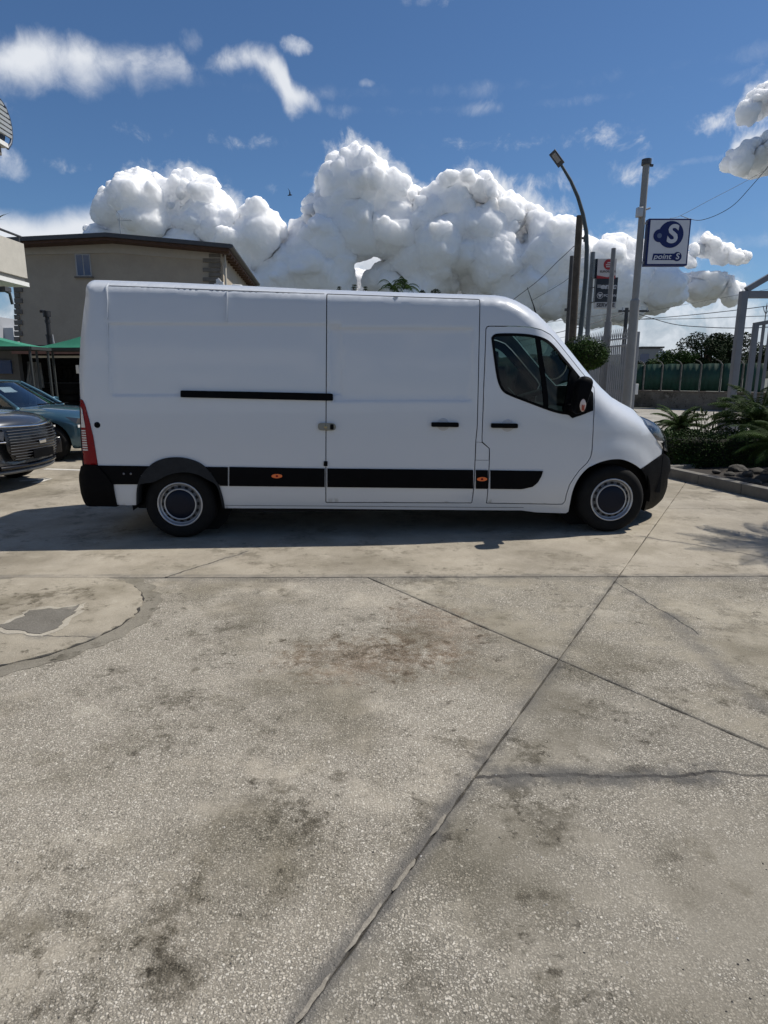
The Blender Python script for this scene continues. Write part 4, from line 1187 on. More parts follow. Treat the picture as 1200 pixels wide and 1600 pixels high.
# boarded soffit just under the slabs, set back from the fascia
def sof(a, b):
    q = Vector((0, 0.10, -th - 0.002)); slab3(a + q, b + q, dy - 0.2, 0.10, 'soffit', TIMB)
sof(pk - Vector((0.004, 0, 0)), Vector((ev_r.x - 0.10, ev_r.y, ev_r.z + 0.004))); sof(pk, ev_l)
n = 15
for i in range(n):                                                     # rafter tails along the right eave
    y = RY + 0.35 + (dy - 0.7) * i / (n - 1)
    mb = MB(); a = Vector((xr + 0.01, y, ev_r.z - th - 0.13 + (pk.z - ev_r.z) / (ev_r.x - pk.x) * (ev_r.x - xr))); b = Vector((ev_r.x - 0.12, y, ev_r.z - th - 0.15))
    mb.bar(hp_(a), hp_(b), 0.14, 0.12); mb.build('rafter', mat('rafter_timber', (0.10, 0.058, 0.036), 0.8, vary=0.3, vscale=8), house)
# gutter and pale band under the verge
mb = MB(); mb.tube([hp_((ev_r.x + 0.03, RY, ev_r.z - 0.08)), hp_((ev_r.x + 0.03, RY + dy, ev_r.z - 0.08))], 0.07, 8); mb.build('gutter', FASC, house)
for a, b in (((xl, wl_l), (pk.x, wl_p)), ((pk.x, wl_p), (xr, wl_r))):
    mb = MB(); mb.prism([hp_((a[0], FY - 0.05, a[1] - 0.28)), hp_((b[0], FY - 0.05, b[1] - 0.28)), hp_((b[0], FY - 0.05, b[1] + 0.2)), hp_((a[0], FY - 0.05, a[1] + 0.2))], (0, 0.048, 0)); mb.build('verge_band', mat('band_stucco', (0.44, 0.40, 0.34), 0.9, vary=0.08), house)
def quoins(px0, px1, y0, y1, n, wide):
    for i in range(n):
        a = W(px0, y0 + (y1 - y0) * i / n, FY); b = W(px1, y0 + (y1 - y0) * (i + 1) / n, FY)
        w = (b.x - a.x) * (1.0 if i % 2 else 0.66)
        x0 = a.x if wide < 0 else b.x - w
        mb = MB(); mb.box(hp_((x0 + w / 2, FY - 0.03, (a.z + b.z) / 2)), (w, 0.06, a.z - b.z - 0.03), bev=0.015); mb.build('quoin', QUO, house)
quoins(317, 345, 396, 470, 10, 1)
quoins(22.5, 36, 440, 560, 14, -1)
a, b = W(118, 398, FY), W(143, 431, FY)
win = MB(); win.box(hp_(((a.x + b.x) / 2, FY - 0.015, (a.z + b.z) / 2)), (b.x - a.x + 0.06, 0.05, a.z - b.z + 0.06)); w_ = win.build('window', mat('window_frame_pale', (0.38, 0.38, 0.38), 0.5), house)
for k in (0, 1):
    w = (b.x - a.x) / 2 - 0.05; cx = a.x + 0.03 + w / 2 + k * ((b.x - a.x) / 2)
    mb = MB(); mb.box(hp_((cx, FY - 0.040, (a.z + b.z) / 2)), (w, 0.02, a.z - b.z - 0.04)); mb.build('pane', PANE, w_)
mb = MB(); mb.box(hp_(((a.x + b.x) / 2, FY - 0.06, b.z - 0.06)), (b.x - a.x + 0.2, 0.12, 0.06)); mb.build('sill', QUO, w_)
# downpipe at the right corner
mb = MB(); c = W(343, 396, FY); mb.tube([hp_((c.x + 0.35, FY + 0.2, c.z + 0.2)), hp_((c.x + 0.22, FY - 0.06, c.z - 0.1)), hp_((c.x + 0.22, FY - 0.06, 0.2))], 0.05, 8); mb.build('downpipe', STUC2, house)
# aerial on the ridge
an = thing('television_aerial', 'thin television aerial on the ridge of the beige house', 'aerial', W(188, 366, 30))
az0 = W(188, 366, 30)
mb = MB(); tp_ = W(186, 334, 30) - az0; mb.tube([(0, 0, -0.5), tuple(tp_)], 0.022, 6); mb.build('mast', mat('galvanised', (0.42, 0.43, 0.44), 0.45, metal=0.6), an)
mb = MB(); q = tp_ * 0.75
mb.tube([q - Vector((0.1, 0, 0.04)), q + Vector((0.55, 0, -0.08))], 0.014, 6)
for k in range(6): mb.tube([q + Vector((0.05 + k * 0.09, 0.25, -0.01 * k)), q + Vector((0.05 + k * 0.09, -0.25, -0.01 * k))], 0.008, 5)
mb.tube([tp_ * 0.95 + Vector((0, .3, -0.1)), tp_ * 0.95 + Vector((0, -.3, 0.1))], 0.012, 5)
mb.build('dipoles', MATS['galvanised'], an)
# white unit and its bracket peeping over the van roof in front of the house corner
un = W(340, 448, 26.5); ac = thing('parasol_frame', 'small white folded frame showing over the van roof', 'frame', (un.x, 26.5, 0))
mb = MB()
for dx in (0.0, 0.16):
    mb.bar((dx, 0, un.z - 0.6), (dx + 0.02, 0, un.z + 0.28 - dx * 0.6), 0.12, 0.10)
mb.bar((0.02, 0, un.z + 0.30), (0.34, 0, un.z - 0.1), 0.08, 0.10); mb.bar((-0.3, 0, un.z - 0.2), (-0.05, 0, un.z + 0.1), 0.10, 0.10)
mb.tube([(0.4, 0, un.z - 0.1), (0.62, 0, un.z + 0.06), (0.95, 0, un.z + 0.03), (1.1, 0, un.z - 0.15)], 0.05, 6)
mb.build('frame_bars', TRIMW, ac); mb = MB(); mb.box((0.1, 0, un.z / 2 - 0.3), (0.14, 0.14, un.z - 0.6)); mb.build('frame_post', TRIMW, ac)

# near building on the far left: balcony parapet and louvred canopy
nb = thing('balcony_house', 'pale house at the left edge with balcony parapet and white slab edge', 'house', (-12, 10, 0))
NO = Vector((-12, 10, 0)); BX = -9.0
def onx(px, py, x=BX):                                                # point of the plane x = const under a pixel
    r = ray(px, py); return CAM + r * (x / r.x)
e1 = onx(37, 381); e2 = onx(39.5, 434); f2 = onx(38, 447)
Y1 = e1.y
mb = MB(); mb.box(Vector((-13.6, 8.5, 5.0)) - NO, (5.0, 11.0, 10.0)); mb.build('wall', STUC2, nb)
mb = MB(); mb.box(Vector((BX - 0.08, (5 + Y1) / 2, (e1.z + e2.z) / 2)) - NO, (0.16, Y1 - 5, e1.z - e2.z)); mb.box(Vector((BX - 1.1, Y1 - 0.08, (e1.z + e2.z) / 2)) - NO, (1.9, 0.155, e1.z - e2.z - 0.004)); mb.build('parapet', mat('parapet_stucco', (0.50, 0.47, 0.41), 0.9, vary=0.10, vscale=3), nb)
mb = MB(); mb.box(Vector((BX - 1.2, (5 + Y1) / 2, e2.z - 0.055)) - NO, (2.3, Y1 - 5 - 0.06, 0.11)); mb.build('slab_joint', mat('joint_grey', (0.22, 0.215, 0.20), 0.9), nb)
mb = MB(); mb.box(Vector((BX - 1.15, (5 + Y1) / 2, (e2.z - 0.11 + f2.z) / 2)) - NO, (2.36, Y1 - 5 - 0.02, e2.z - 0.11 - f2.z)); mb.build('slab_edge', TRIMW, nb)
mb = MB(); mb.tube([Vector((BX - 0.05, 5, e1.z + 0.16)) - NO, Vector((BX - 0.05, Y1, e1.z + 0.16)) - NO], 0.03, 8)
for k in range(8): mb.tube([Vector((BX - 0.05, Y1 - 0.1 - k * 1.3, e1.z)) - NO, Vector((BX - 0.05, Y1 - 0.1 - k * 1.3, e1.z + 0.16)) - NO], 0.02, 6)
mb.build('railing', FASC, nb)
# bracket lamp under the slab
q = onx(3, 452); mb = MB(); mb.box(q - NO, (0.3, 0.25, 0.10)); mb.tube([q - NO, q + Vector((0.0, 0.3, -0.05)) - NO, q + Vector((0, 0.36, -0.3)) - NO], 0.035, 8); mb.build('bracket', FASC, nb)
lv = []
LV_PX = [(-60, 140), (-30, 142), (0, 156), (8, 168), (14, 184), (17.5, 200), (18.5, 214), (17, 224), (12, 232)]
prof = [onx(x, y, -9.2) for x, y in LV_PX[2:]]
prof = [Vector((-9.2, 9.0, prof[0].z + 0.25)), Vector((-9.2, 14.2, prof[0].z + 0.16))] + prof
mb = MB(); mb.tube([p - NO for p in prof], 0.035, 6); mb.build('canopy_rim', mat('canopy_rim_blue', (0.05, 0.07, 0.11), 0.5), nb)
zt, zb_ = prof[0].z, prof[-1].z
n = 9
SLM = mat('canopy_slat_grey', (0.40, 0.41, 0.40), 0.5, metal=0.3, vary=0.1)
for i in range(n):
    z0 = zb_ + 0.28 + (zt - zb_ - 0.3) * i / n; z1 = z0 + (zt - zb_ - 0.3) / n - 0.035
    yy = [p.y for p in prof if True]
    ye = interp(sorted([(p.z, p.y) for p in prof]), (z0 + z1) / 2) - 0.02
    mb = MB(); mb.box(Vector((-9.2, (9 + ye) / 2, (z0 + z1) / 2)) - NO, (0.05, ye - 9, z1 - z0)); mb.build('canopy_slat', SLM, nb)
mb = MB(); mb.prism([p + Vector((-0.16, 0, 0)) - NO for p in [Vector((-9.2, 9, zt)), Vector((-9.2, 9, zb_))] + prof[::-1]], (-0.05, 0, 0)); mb.build('canopy_back', FASC, nb)
a = onx(11, 238, -9.2); mb = MB(); mb.box(Vector((-9.4, (9 + a.y) / 2, a.z + 0.14)) - NO, (0.5, a.y - 9, 0.10)); mb.build('canopy_ledge', TRIMW, nb)
mb = MB(); mb.box(Vector((-9.7, (9 + a.y - 0.1) / 2, a.z - 0.02)) - NO, (0.9, a.y - 9.2, 0.20)); mb.build('canopy_beam', QUO, nb)
# potted plant on the parapet
def blades(mb, c, n, L, spread, w, seed, droop=0.5):
    rg = random.Random(seed)
    for i in range(n):
        a = rg.uniform(0, 2 * math.pi); e = rg.uniform(spread, 1.45); d = Vector((math.cos(a) * math.cos(e), math.sin(a) * math.cos(e), math.sin(e)))
        l = L * rg.uniform(0.6, 1.1); s = Vector((-math.sin(a), math.cos(a), 0)) * w
        p1 = c + d * l * 0.5; p2 = c + d * l + Vector((0, 0, -droop * l * 0.3))
        mb.add([c - s * 0.6, c + s * 0.6, p1 - s, p1 + s, p2], [(0, 1, 3, 2), (2, 3, 4)])
pp = onx(-3, 360); pl = thing('balcony_plant', 'spiky green plant standing on the balcony parapet at the left edge', 'plant', (pp.x - 0.1, pp.y, e1.z))
mb = MB(); blades(mb, Vector((0, 0, 0.25)), 26, 0.55, 0.5, 0.022, 4); mb.build('leaves', mat('plant_leaf', (0.035, 0.06, 0.025), 0.55, vary=0.3, vscale=8), pl)
mb = MB(); mb.lathe([(0.0, 0), (0.10, 0), (0.14, 0.25), (0.12, 0.25), (0.0, 0.22)], (0, 0, 0), 'Z', 16); mb.build('pot', mat('terracotta', (0.32, 0.14, 0.08), 0.85), pl)

# far block of flats seen under the balcony
fb_ = thing('far_apartment_block', 'distant grey apartment tower seen under the balcony', 'building', W(2, 560, 150) * 1.0)
fo = W(2, 560, 150); fb_.location = (fo.x, 150, 0)
tz = W(2, 497, 150).z
mb = MB(); mb.box((0, 0, tz / 2), (5, 8, tz)); mb.build('wall', mat('far_concrete', (0.33, 0.34, 0.36), 0.9), fb_)
mb = MB(); mb.box((3.4, 1, tz * 0.42), (2.6, 6, tz * 0.84)); mb.build('stair_tower', mat('far_concrete2', (0.45, 0.46, 0.48), 0.9), fb_)
for i in range(6):
    for k in (-1.5, 0.2, 1.7):
        mb = MB(); mb.box((k, -4.02, tz - 1.2 - i * 1.8), (1.0, 0.06, 1.0)); mb.build('window', PANE, fb_)

# tyre workshop: lean-to porch with brown beam and dark opening
SY = 20.0
ws = thing('workshop_porch', 'open tyre workshop porch with brown beam under the green canopies', 'workshop', (-7, SY, 0))
WO = Vector((-7, SY, 0))
zt_ = W(80, 545, SY).z; zb2 = W(80, 553, SY).z; x0 = W(20, 550, SY).x; x1 = -2.0
mb = MB(); mb.box(Vector(((x0 + x1) / 2, SY, (zt_ + zb2) / 2)) - WO, (x1 - x0, 0.14, zt_ - zb2)); mb.build('beam', mat('beam_brown', (0.16, 0.085, 0.07), 0.7, vary=0.2, vscale=3), ws)
mb = MB(); mb.box(Vector(((x0 + x1) / 2 - 2.5, SY + 1.8, zt_ + 0.06)) - WO, (x1 - x0 + 5.2, 3.8, 0.10)); mb.build('roof', FASC, ws)
gz = W(80, 557.5, SY + 0.3).z
mb = MB(); mb.box(Vector(((x0 + x1) / 2 + 0.2, SY + 0.3, gz)) - WO, (x1 - x0 - 0.4, 0.08, 0.065)); mb.build('light_strip', mat('strip_pale', (0.50, 0.48, 0.42), 0.5), ws)
mb = MB(); mb.box(Vector(((x0 + x1) / 2 - 2.5, SY + 3.6, zt_ / 2)) - WO, (x1 - x0 + 5, 0.12, zt_)); mb.box(Vector((x1, SY + 1.8, zt_ / 2)) - WO, (0.12, 3.4, zt_ - 0.02)); mb.build('back_wall', mat('workshop_dark', (0.015, 0.015, 0.016), 0.9, vary=0.4, vscale=2), ws)  # walls near black: the deep shade of the porch is put into their colour
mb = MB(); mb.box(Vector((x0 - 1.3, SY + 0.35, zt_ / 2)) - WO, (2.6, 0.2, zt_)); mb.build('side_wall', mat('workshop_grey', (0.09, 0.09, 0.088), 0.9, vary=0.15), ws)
a, b = W(-6, 563, SY + 0.2), W(19, 584, SY + 0.2)
mb = MB(); mb.box(Vector(((a.x + b.x) / 2, SY + 0.22, (a.z + b.z) / 2)) - WO, (b.x - a.x, 0.08, a.z - b.z)); mb.build('window', PANE, ws)
for i, (pa_, pb_) in enumerate((((30, 612), (46, 566)), ((44, 612), (45, 565)), ((52, 612), (51, 566)), ((60, 612), (55, 566)), ((70, 612), (61, 567)))):
    bd = thing('leaning_board', ('slanted grey board leaning leftmost in the workshop', 'upright grey board second from the left in the workshop', 'narrow grey board in the middle of the leaning boards',
                                 'grey board fourth from the left in the workshop', 'slanted board leaning rightmost of the grey boards')[i], 'board', (0, 0, 0), group='boards leaning in the workshop')
    A, B = W(*pa_, SY + 1.0 + 0.1 * i), W(*pb_, SY + 1.3 + 0.1 * i); A.z = 0.0
    bd.location = A; mb = MB(); mb.bar((0, 0, 0), B - A, 0.10, 0.035); mb.build('board', mat('board_grey', (0.33, 0.335, 0.34), 0.6, vary=0.2), bd)
def torus(mb, c, Rr, r, ax='Z', n=20, m=10):
    vs = []
    for i in range(n):
        a = 2 * math.pi * i / n
        for j in range(m):
            b_ = 2 * math.pi * j / m; q = Rr + r * math.cos(b_)
            x, y, z = q * math.cos(a), q * math.sin(a), r * 1.35 * math.sin(b_)
            vs.append(Vector(c) + (Vector((x, y, z)) if ax == 'Z' else Vector((x, z, y))))
    mb.add(vs, [(i * m + j, i * m + (j + 1) % m, ((i + 1) % n) * m + (j + 1) % m, ((i + 1) % n) * m + j) for i in range(n) for j in range(m)], True)
names = ('bottom', 'second', 'third', 'fourth', 'top')
for sxi, (px, k_) in enumerate(((80, 5), (95, 4), (111, 5))):
    c = W(px, 640, SY + 1.6)
    for k in range(k_):
        mb = MB(); torus(mb, (0, 0, 0), 0.235, 0.085); o = mb.build('tyre', RUB)
        o.location = (c.x + 0.03 * math.sin(k * 2.1), SY + 1.6, 0.115 + k * 0.231)
        tag(o, '%s tyre of the %s stack in the dark workshop' % (names[k], ('left', 'middle', 'right')[sxi]), 'tyre', 'tyre stacks in the workshop')
for i, px in enumerate((84, 100, 116)):
    mb = MB(); torus(mb, (0, 0, 0), 0.245, 0.085, 'Y'); o = mb.build('tyre', RUB); c = W(px, 588, SY + 2.4)
    o.location = (c.x, SY + 2.4, 1.62)
    tag(o, ('left', 'middle', 'right')[i] + ' tyre standing upright on the workshop rack', 'tyre', 'tyres on the workshop rack')
rk = thing('tyre_rack', 'dark steel rack holding upright tyres at the back of the workshop', 'rack', (W(100, 600, SY + 2.4).x, SY + 2.4, 0))
for dx in (-0.85, 0.85):
    mb = MB(); mb.box((dx, 0, 0.9), (0.05, 0.4, 1.8)); mb.build('upright', FASC, rk)
for dy_ in (-0.14, 0.14):
    mb = MB(); mb.bar((-0.9, dy_, 1.30), (0.9, dy_, 1.30), 0.04); mb.build('shelf_rail', FASC, rk)
c = W(121.5, 577, SY + 0.2); mb = MB(); mb.box((0, 0, 0), (0.09, 0.06, 0.26), bev=0.01); o = mb.build('wall_box', TRIMW); o.location = c; tag(o, 'small white box hanging in the workshop beside the van tail', 'box')
# black flue on the porch roof
fo = W(78, 536, 21.5); fl = thing('flue_pipe', 'black flue pipe with cowl standing over the green canopy', 'flue', (fo.x, 21.5, zt_ + 0.1))
h_ = W(74, 486, 21.5).z - zt_ - 0.1
BLKM = mat('flue_black', (0.014, 0.014, 0.015), 0.5, vary=0.3)
mb = MB(); mb.tube([(0, 0, 0), (-0.0, 0, h_ * 0.32)], 0.095, 12); mb.tube([(0, 0, h_ * 0.3), (0, 0, h_ * 0.9)], 0.07, 12); mb.tube([(0, 0, h_ * 0.30), (0, 0, h_ * 0.36)], 0.105, 12); mb.build('pipe', BLKM, fl)
mb = MB(); mb.tube([(0, 0, h_ * 0.84), (0, 0, h_)], 0.12, 12); mb.tube([(-0.04, 0, h_ * .98), (-0.2, 0, h_ * 1.0)], 0.05, 8); mb.tube([(0, 0, h_ * 0.68), (0, 0, h_ * 0.76)], 0.09, 12); mb.build('cowl', BLKM, fl)
mb = MB(); mb.bar((0.13, 0, 0), (0.10, 0, h_ * 0.36), 0.05); mb.build('stay', MATS['galvanised'], fl)
# green shade canopies
GRN = mat('canopy_green', (0.028, 0.20, 0.13), 0.75, vary=0.10, vscale=2)
def shade(label, cx0, cx1, y0, y1, z0, z1):
    cc = Vector(((cx0 + cx1) / 2, (y0 + y1) / 2, 0)); o = thing('shade_canopy', label, 'canopy', cc, group='green shade canopies over the car bays')
    hx, hy = (cx1 - cx0) / 2, (y1 - y0) / 2; N = 10
    mb = MB()
    for (ax, ay), (bx, by) in (((-hx, -hy), (hx, -hy)), ((hx, -hy), (hx, hy)), ((hx, hy), (-hx, hy)), ((-hx, hy), (-hx, -hy))):
        vs = []
        for j in range(N + 1):
            s = j / N; zz = z0 + (z1 - z0) * s ** 1.25
            for i in range(9):
                t_ = i / 8; p = Vector((ax, ay, 0)).lerp(Vector((bx, by, 0)), t_) * (1 - s)
                vs.append(Vector((p.x, p.y, zz + 0.03 * math.sin(math.pi * t_) * (1 - s) * s)))
        mb.add(vs, [(j * 9 + i, j * 9 + i + 1, (j + 1) * 9 + i + 1, (j + 1) * 9 + i) for j in range(N) for i in range(8)], True)
    mb.build('canopy_cloth', GRN, o)
    for (ax, ay), (bx, by) in (((-hx, -hy), (hx, -hy)), ((hx, -hy), (hx, hy)), ((hx, hy), (-hx, hy)), ((-hx, hy), (-hx, -hy))):
        mb = MB(); mb.bar((ax, ay, z0 - 0.04), (bx, by, z0 - 0.04), 0.05, 0.07); mb.build('edge_rail', mat('rail_dark', (0.03, 0.035, 0.035), 0.6), o)
    for sx_ in (-1, 1):
        for sy_ in (-1, 1):
            mb = MB(); mb.tube([(sx_ * (hx - 0.05), sy_ * (hy - 0.05), 0), (sx_ * (hx - 0.05), sy_ * (hy - 0.05), z0 - 0.02)], 0.03, 10); mb.build('post', MATS['rail_dark'], o)
c1 = W(47, 541, 15.0); shade('green pyramid canopy cut by the left edge of the picture', c1.x - 5.2, c1.x, 15.0, 15.9, c1.z, 2.92)
c2 = W(44, 543, 16.5); shade('green pyramid canopy running behind the van tail', c2.x + 0.12, c2.x + 5.2, 16.5, 17.4, c2.z, 3.02)

# ------------------------------------------------------------------ cars
def car(name, label, loc, head, paint, P):
    """front bumper at local x = 0, car runs back along -x"""
    c = thing(name, label, 'car', loc, head)
    st = P['st']
    rings = []
    for (x, hw, zb, zs, zt, pl) in st:
        prof = [(0, zb), (hw * .80, zb), (hw * .95, zb + .05), (hw * 1.0, zb + (zs - zb) * .35), (hw * 0.985, zb + (zs - zb) * .62), (hw * 0.995, zs - .08), (hw * .955, zs), (hw * .80, zs + (zt - zs) * .55), (hw * .45, zs + (zt - zs) * .9), (0, zt)]
        # pl: how far the centre stands ahead of the corner
        rings.append([Vector((x - pl * (y / max(hw, .01)) ** 2, y, z)) for y, z in prof] + [Vector((x - pl * (y / max(hw, .01)) ** 2, -y, z)) for y, z in prof[-2:0:-1]])
    m_ = len(rings[0]); mb = MB()
    mb.add([p for r in rings for p in r], [(i * m_ + j, i * m_ + (j + 1) % m_, (i + 1) * m_ + (j + 1) % m_, (i + 1) * m_ + j) for i in range(len(rings) - 1) for j in range(m_)] + [tuple(range(m_)), tuple(range((len(rings) - 1) * m_, len(rings) * m_))], True)
    body = mb.build('body', paint, c)
    sub = body.modifiers.new('s', 'SUBSURF'); sub.levels = 2; sub.render_levels = 2
    cut = MB(); wx = P['wheels']; wr = P['wr']; hw = P['hw']
    for x in wx: cut.lathe([(0.0, -1.3), (wr + 0.065, -1.3), (wr + 0.065, 1.3), (0.0, 1.3)], (x, 0, wr + 0.01), 'Y', 40)
    co = cut.build('tmp_cut', None)
    co.parent = c
    bo = body.modifiers.new('b', 'BOOLEAN'); bo.operation = 'DIFFERENCE'; bo.object = co; bo.solver = 'EXACT'
    bpy.context.view_layer.update()
    me = bpy.data.meshes.new_from_object(body.evaluated_get(bpy.context.evaluated_depsgraph_get()))
    body.modifiers.clear(); old = body.data; body.data = me; bpy.data.meshes.remove(old); bpy.data.objects.remove(co)
    me.materials.clear(); me.materials.append(paint)
    me.polygons.foreach_set('use_smooth', [True] * len(me.polygons)); me.set_sharp_from_angle(angle=R(38))
    mb = MB(); mb.box(((wx[0] + wx[1]) / 2, 0, wr + 0.12), (wx[0] - wx[1] + wr * 2.4, hw * 1.55, 0.35)); mb.build('underbody', CORE, c)
    # wheels
    for x in wx:
        for s in (-1, 1):
            y = s * (hw - 0.02); w = MB(); f = lambda pr: [(r, y - s * h) for r, h in pr]
            w.lathe(f([(wr * .62, 0.012), (wr * .72, 0.0), (wr * .92, 0.0), (wr, 0.03), (wr, 0.18), (wr * .9, 0.21), (wr * .6, 0.2)]), (x, 0, wr), 'Y', 40); t_ = w.build('wheel', RUB, c)
            r_ = MB(); r_.lathe(f([(wr * .66, 0.006), (wr * .62, 0.01), (wr * .58, 0.05), (wr * .3, 0.055), (0.0, 0.05)]), (x, 0, wr), 'Y', 32); r_.build('rim', mat('alloy_dark', (0.10, 0.10, 0.11), 0.4, metal=0.7), t_)
            for k in range(5):
                a = 2 * math.pi * k / 5; sp_ = MB(); sp_.bar((x + math.cos(a) * .05, y - s * 0.03, wr + math.sin(a) * .05), (x + math.cos(a) * wr * .62, y - s * 0.02, wr + math.sin(a) * wr * .62), 0.055, 0.03, up=(0, 1, 0)); sp_.build('spoke', STEEL, t_)
    # greenhouse
    g = P['gh']; xw, xr0, xr1, xb, zc, zr, wb_, wr_ = g
    zcr = P.get('zrear', zc)
    A = lambda s: Vector((xw - 0.16, s * wb_, zc - 0.02)); B = lambda s: Vector((xr0 - 0.05, s * wr_, zr - 0.03))
    C = lambda s: Vector((xr1, s * wr_, zr - 0.04)); Dd = lambda s: Vector((xb, s * wb_ * .97, zcr))
    def grid(p00, p01, p10, p11, bul, nx=8, ny=5):
        vs = []
        for j in range(ny + 1):
            for i in range(nx + 1):
                u, v = i / nx, j / ny; p = p00.lerp(p01, u).lerp(p10.lerp(p11, u), v)
                vs.append(p + Vector(bul) * (1 - (2 * u - 1) ** 2))
        return vs, [(j * (nx + 1) + i, j * (nx + 1) + i + 1, (j + 1) * (nx + 1) + i + 1, (j + 1) * (nx + 1) + i) for j in range(ny) for i in range(nx)]
    CG = glass_mat('car_glass', (0.42, 0.50, 0.55), gloss=1.6)
    mb = MB(); mb.add(*grid(A(-1), A(1), B(-1), B(1), (0.16, 0, 0.01)), True); ws_ = mb.build('windscreen', CG, c)
    mb = MB(); mb.add(*grid(Dd(-1), Dd(1), C(-1), C(1), (-0.10, 0, 0.0)), True); mb.build('rear_window', CG, c)
    mb = MB(); v, f = grid(B(-1), B(1), C(-1), C(1), (0.0, 0, 0.045)); mb.add([q + Vector((0.05 * (1 - 2 * (k // 9) / 5) , 0, 0.012)) for k, q in enumerate(v)], f, True); rf = mb.build('roof', paint, c); rf.modifiers.new('t', 'SOLIDIFY').thickness = 0.03
    for s in (-1, 1):
        mb = MB(); mid = Vector(((xw + xb) / 2 - 0.15, s * wb_, zc)); midt = Vector(((xr0 + xr1) / 2, s * wr_, zr - 0.03))
        mb.add([A(s) + Vector((-.05, 0, .03)), mid, midt, B(s)], [(0, 1, 2, 3)]); mb.add([mid, Dd(s), C(s), midt], [(0, 1, 2, 3)]); mb.build('side_window', CG, c)
        for a, b, w in ((A(s), B(s), 0.065), (mid, midt, 0.09), (Dd(s), C(s), 0.12)):
            mb = MB(); o_ = Vector((0.02, s * 0.008, 0.01)); d = (b - a) * 0.06; ps = [a - d + o_, a.lerp(b, .5) + o_ + Vector((0, s * .015, .015)), b + o_]
            mb.tube(ps, [w * .62, w * .52, w * .5], 10); mb.build('pillar', paint if w != 0.09 else BLKG, c)
        mb = MB(); mb.tube([B(s) + Vector((0, 0, .012)), midt + Vector((0, s * .01, .03)), C(s) + Vector((0, 0, .012))], 0.035, 8); mb.build('roof_rail', paint, c)
        mb = MB(); mb.box((xw - 0.42, s * (hw + 0.10), zc + 0.07), (0.16, 0.20, 0.13), bev=0.04); mi = mb.build('mirror', P['mir'], c)
        mb = MB(); mb.box((xw - 0.40, s * (hw + 0.0), zc + 0.02), (0.07, 0.14, 0.04), bev=0.012); mb.build('mirror_foot', BLK, mi)
        mb = MB(); mb.box((xw - 0.415, s * (hw + 0.10), zc + 0.03), (0.155, 0.19, 0.022), bev=0.008); mb.build('mirror_trim', CHROME, mi)
    # inside: dashboard and seats
    mb = MB(); mb.box((xw - 0.45, 0, zc - 0.08), (0.5, wb_ * 1.8, 0.14), bev=0.04)
    for y in (-0.36, 0.36):
        mb.box((xw - 1.25, y, zc - 0.05), (0.16, 0.46, 0.62), bev=0.06); mb.box((xw - 1.30, y, zc + 0.33), (0.10, 0.24, 0.18), bev=0.04)
    mb.build('cabin', INT, c)
    mb = MB(); mb.box(((xw + xb) / 2 - 0.1, 0, zc - 0.24), (xw - xb - 0.4, wb_ * 1.7, 0.05)); mb.build('cabin_floor', CORE, c)
    return c, dict(A=A, B=B)
def nose_pt(st, y, z_frac=0):
    x, hw, zb, zs, zt, pl = st; return x - pl * (y / hw) ** 2

GREY = mat('car_grey_metal', (0.055, 0.058, 0.064), 0.28, metal=0.55, coat=1.0)
BLUE = mat('car_blue_metal', (0.05, 0.115, 0.155), 0.30, metal=0.55, coat=1.0)
# blue hatchback: nose just behind the van's tail
BST = [(0.0, .60, .30, .60, .66, .18), (-.05, .70, .26, .68, .75, .20), (-.16, .80, .22, .74, .83, .20), (-.40, .865, .20, .82, .92, .16), (-.85, .89, .20, .88, .985, .10), (-1.30, .90, .20, .92, 1.02, .06), (-1.42, .90, .20, .93, 1.00, .0),
       (-2.4, .90, .20, .95, .97, 0), (-3.5, .89, .20, .97, .99, 0), (-4.05, .85, .22, .96, .98, -.05), (-4.30, .74, .32, .86, .88, -.08)]
bx = W(126, 690, 11.4)
blue, bi = car('blue_car', 'metallic blue hatchback with paper on its windscreen behind the van tail', (-5.34, 12.5, 0), R(-2), BLUE,
               dict(st=BST, wheels=(-.86, -3.42), wr=.335, hw=.90, gh=(-1.32, -2.12, -3.35, -4.05, 1.00, 1.455, .78, .585), mir=BLUE))
A_, B_ = bi['A'], bi['B']
mb = MB(); pw = lambda u, v: A_(-1).lerp(A_(1), u).lerp(B_(-1).lerp(B_(1), u), v) + Vector((0.16 * (1 - (2 * u - 1) ** 2) - 0.03, 0, 0.0))
mb.add([pw(.16, .62), pw(.40, .62), pw(.40, .84), pw(.16, .84)], [(0, 1, 2, 3)]); mb.build('windscreen_paper', mat('paper_white', (0.8, 0.8, 0.78), 0.8), blue)
mb = MB(); mb.tube([(-1.18, 0.55, 1.02), (-1.13, 0.1, 1.045), (-1.2, -0.5, 1.03)], 0.012, 6); mb.build('wiper', BLK, blue)
for s in (-1, 1):
    mb = MB(); mb.add([Vector((-.10 - .02, s * .50, .80)), Vector((-.30, s * .80, .80)), Vector((-.50, s * .875, .83)), Vector((-.33, s * .83, .70)), Vector((-.13, s * .54, .70))], [(0, 1, 2, 3, 4)]); mb.build('headlamp', mat('headlamp_dark', (0.05, 0.055, 0.065), 0.15, coat=1), blue)
    mb = MB(); mb.add([Vector((-.11, s * .56, .69)), Vector((-.30, s * .83, .68)), Vector((-.29, s * .84, .63)), Vector((-.10, s * .58, .63))], [(0, 1, 2, 3)]); mb.build('running_lamp', WHL, blue)
    mb = MB(); mb.box((-.20, s * .74, .47), (.05, .16, .20), bev=.02, rz=-s * 0.75); mb.build('air_duct', BLKG, blue)
mb = MB(); mb.box((0.0, 0, .54), (.05, 1.0, .22), bev=.02); mb.build('grille', BLKG, blue)
mb = MB(); mb.box((-.12, 0, .26), (.30, 1.30, .05), bev=.015); mb.build('lower_lip', WHL, blue)
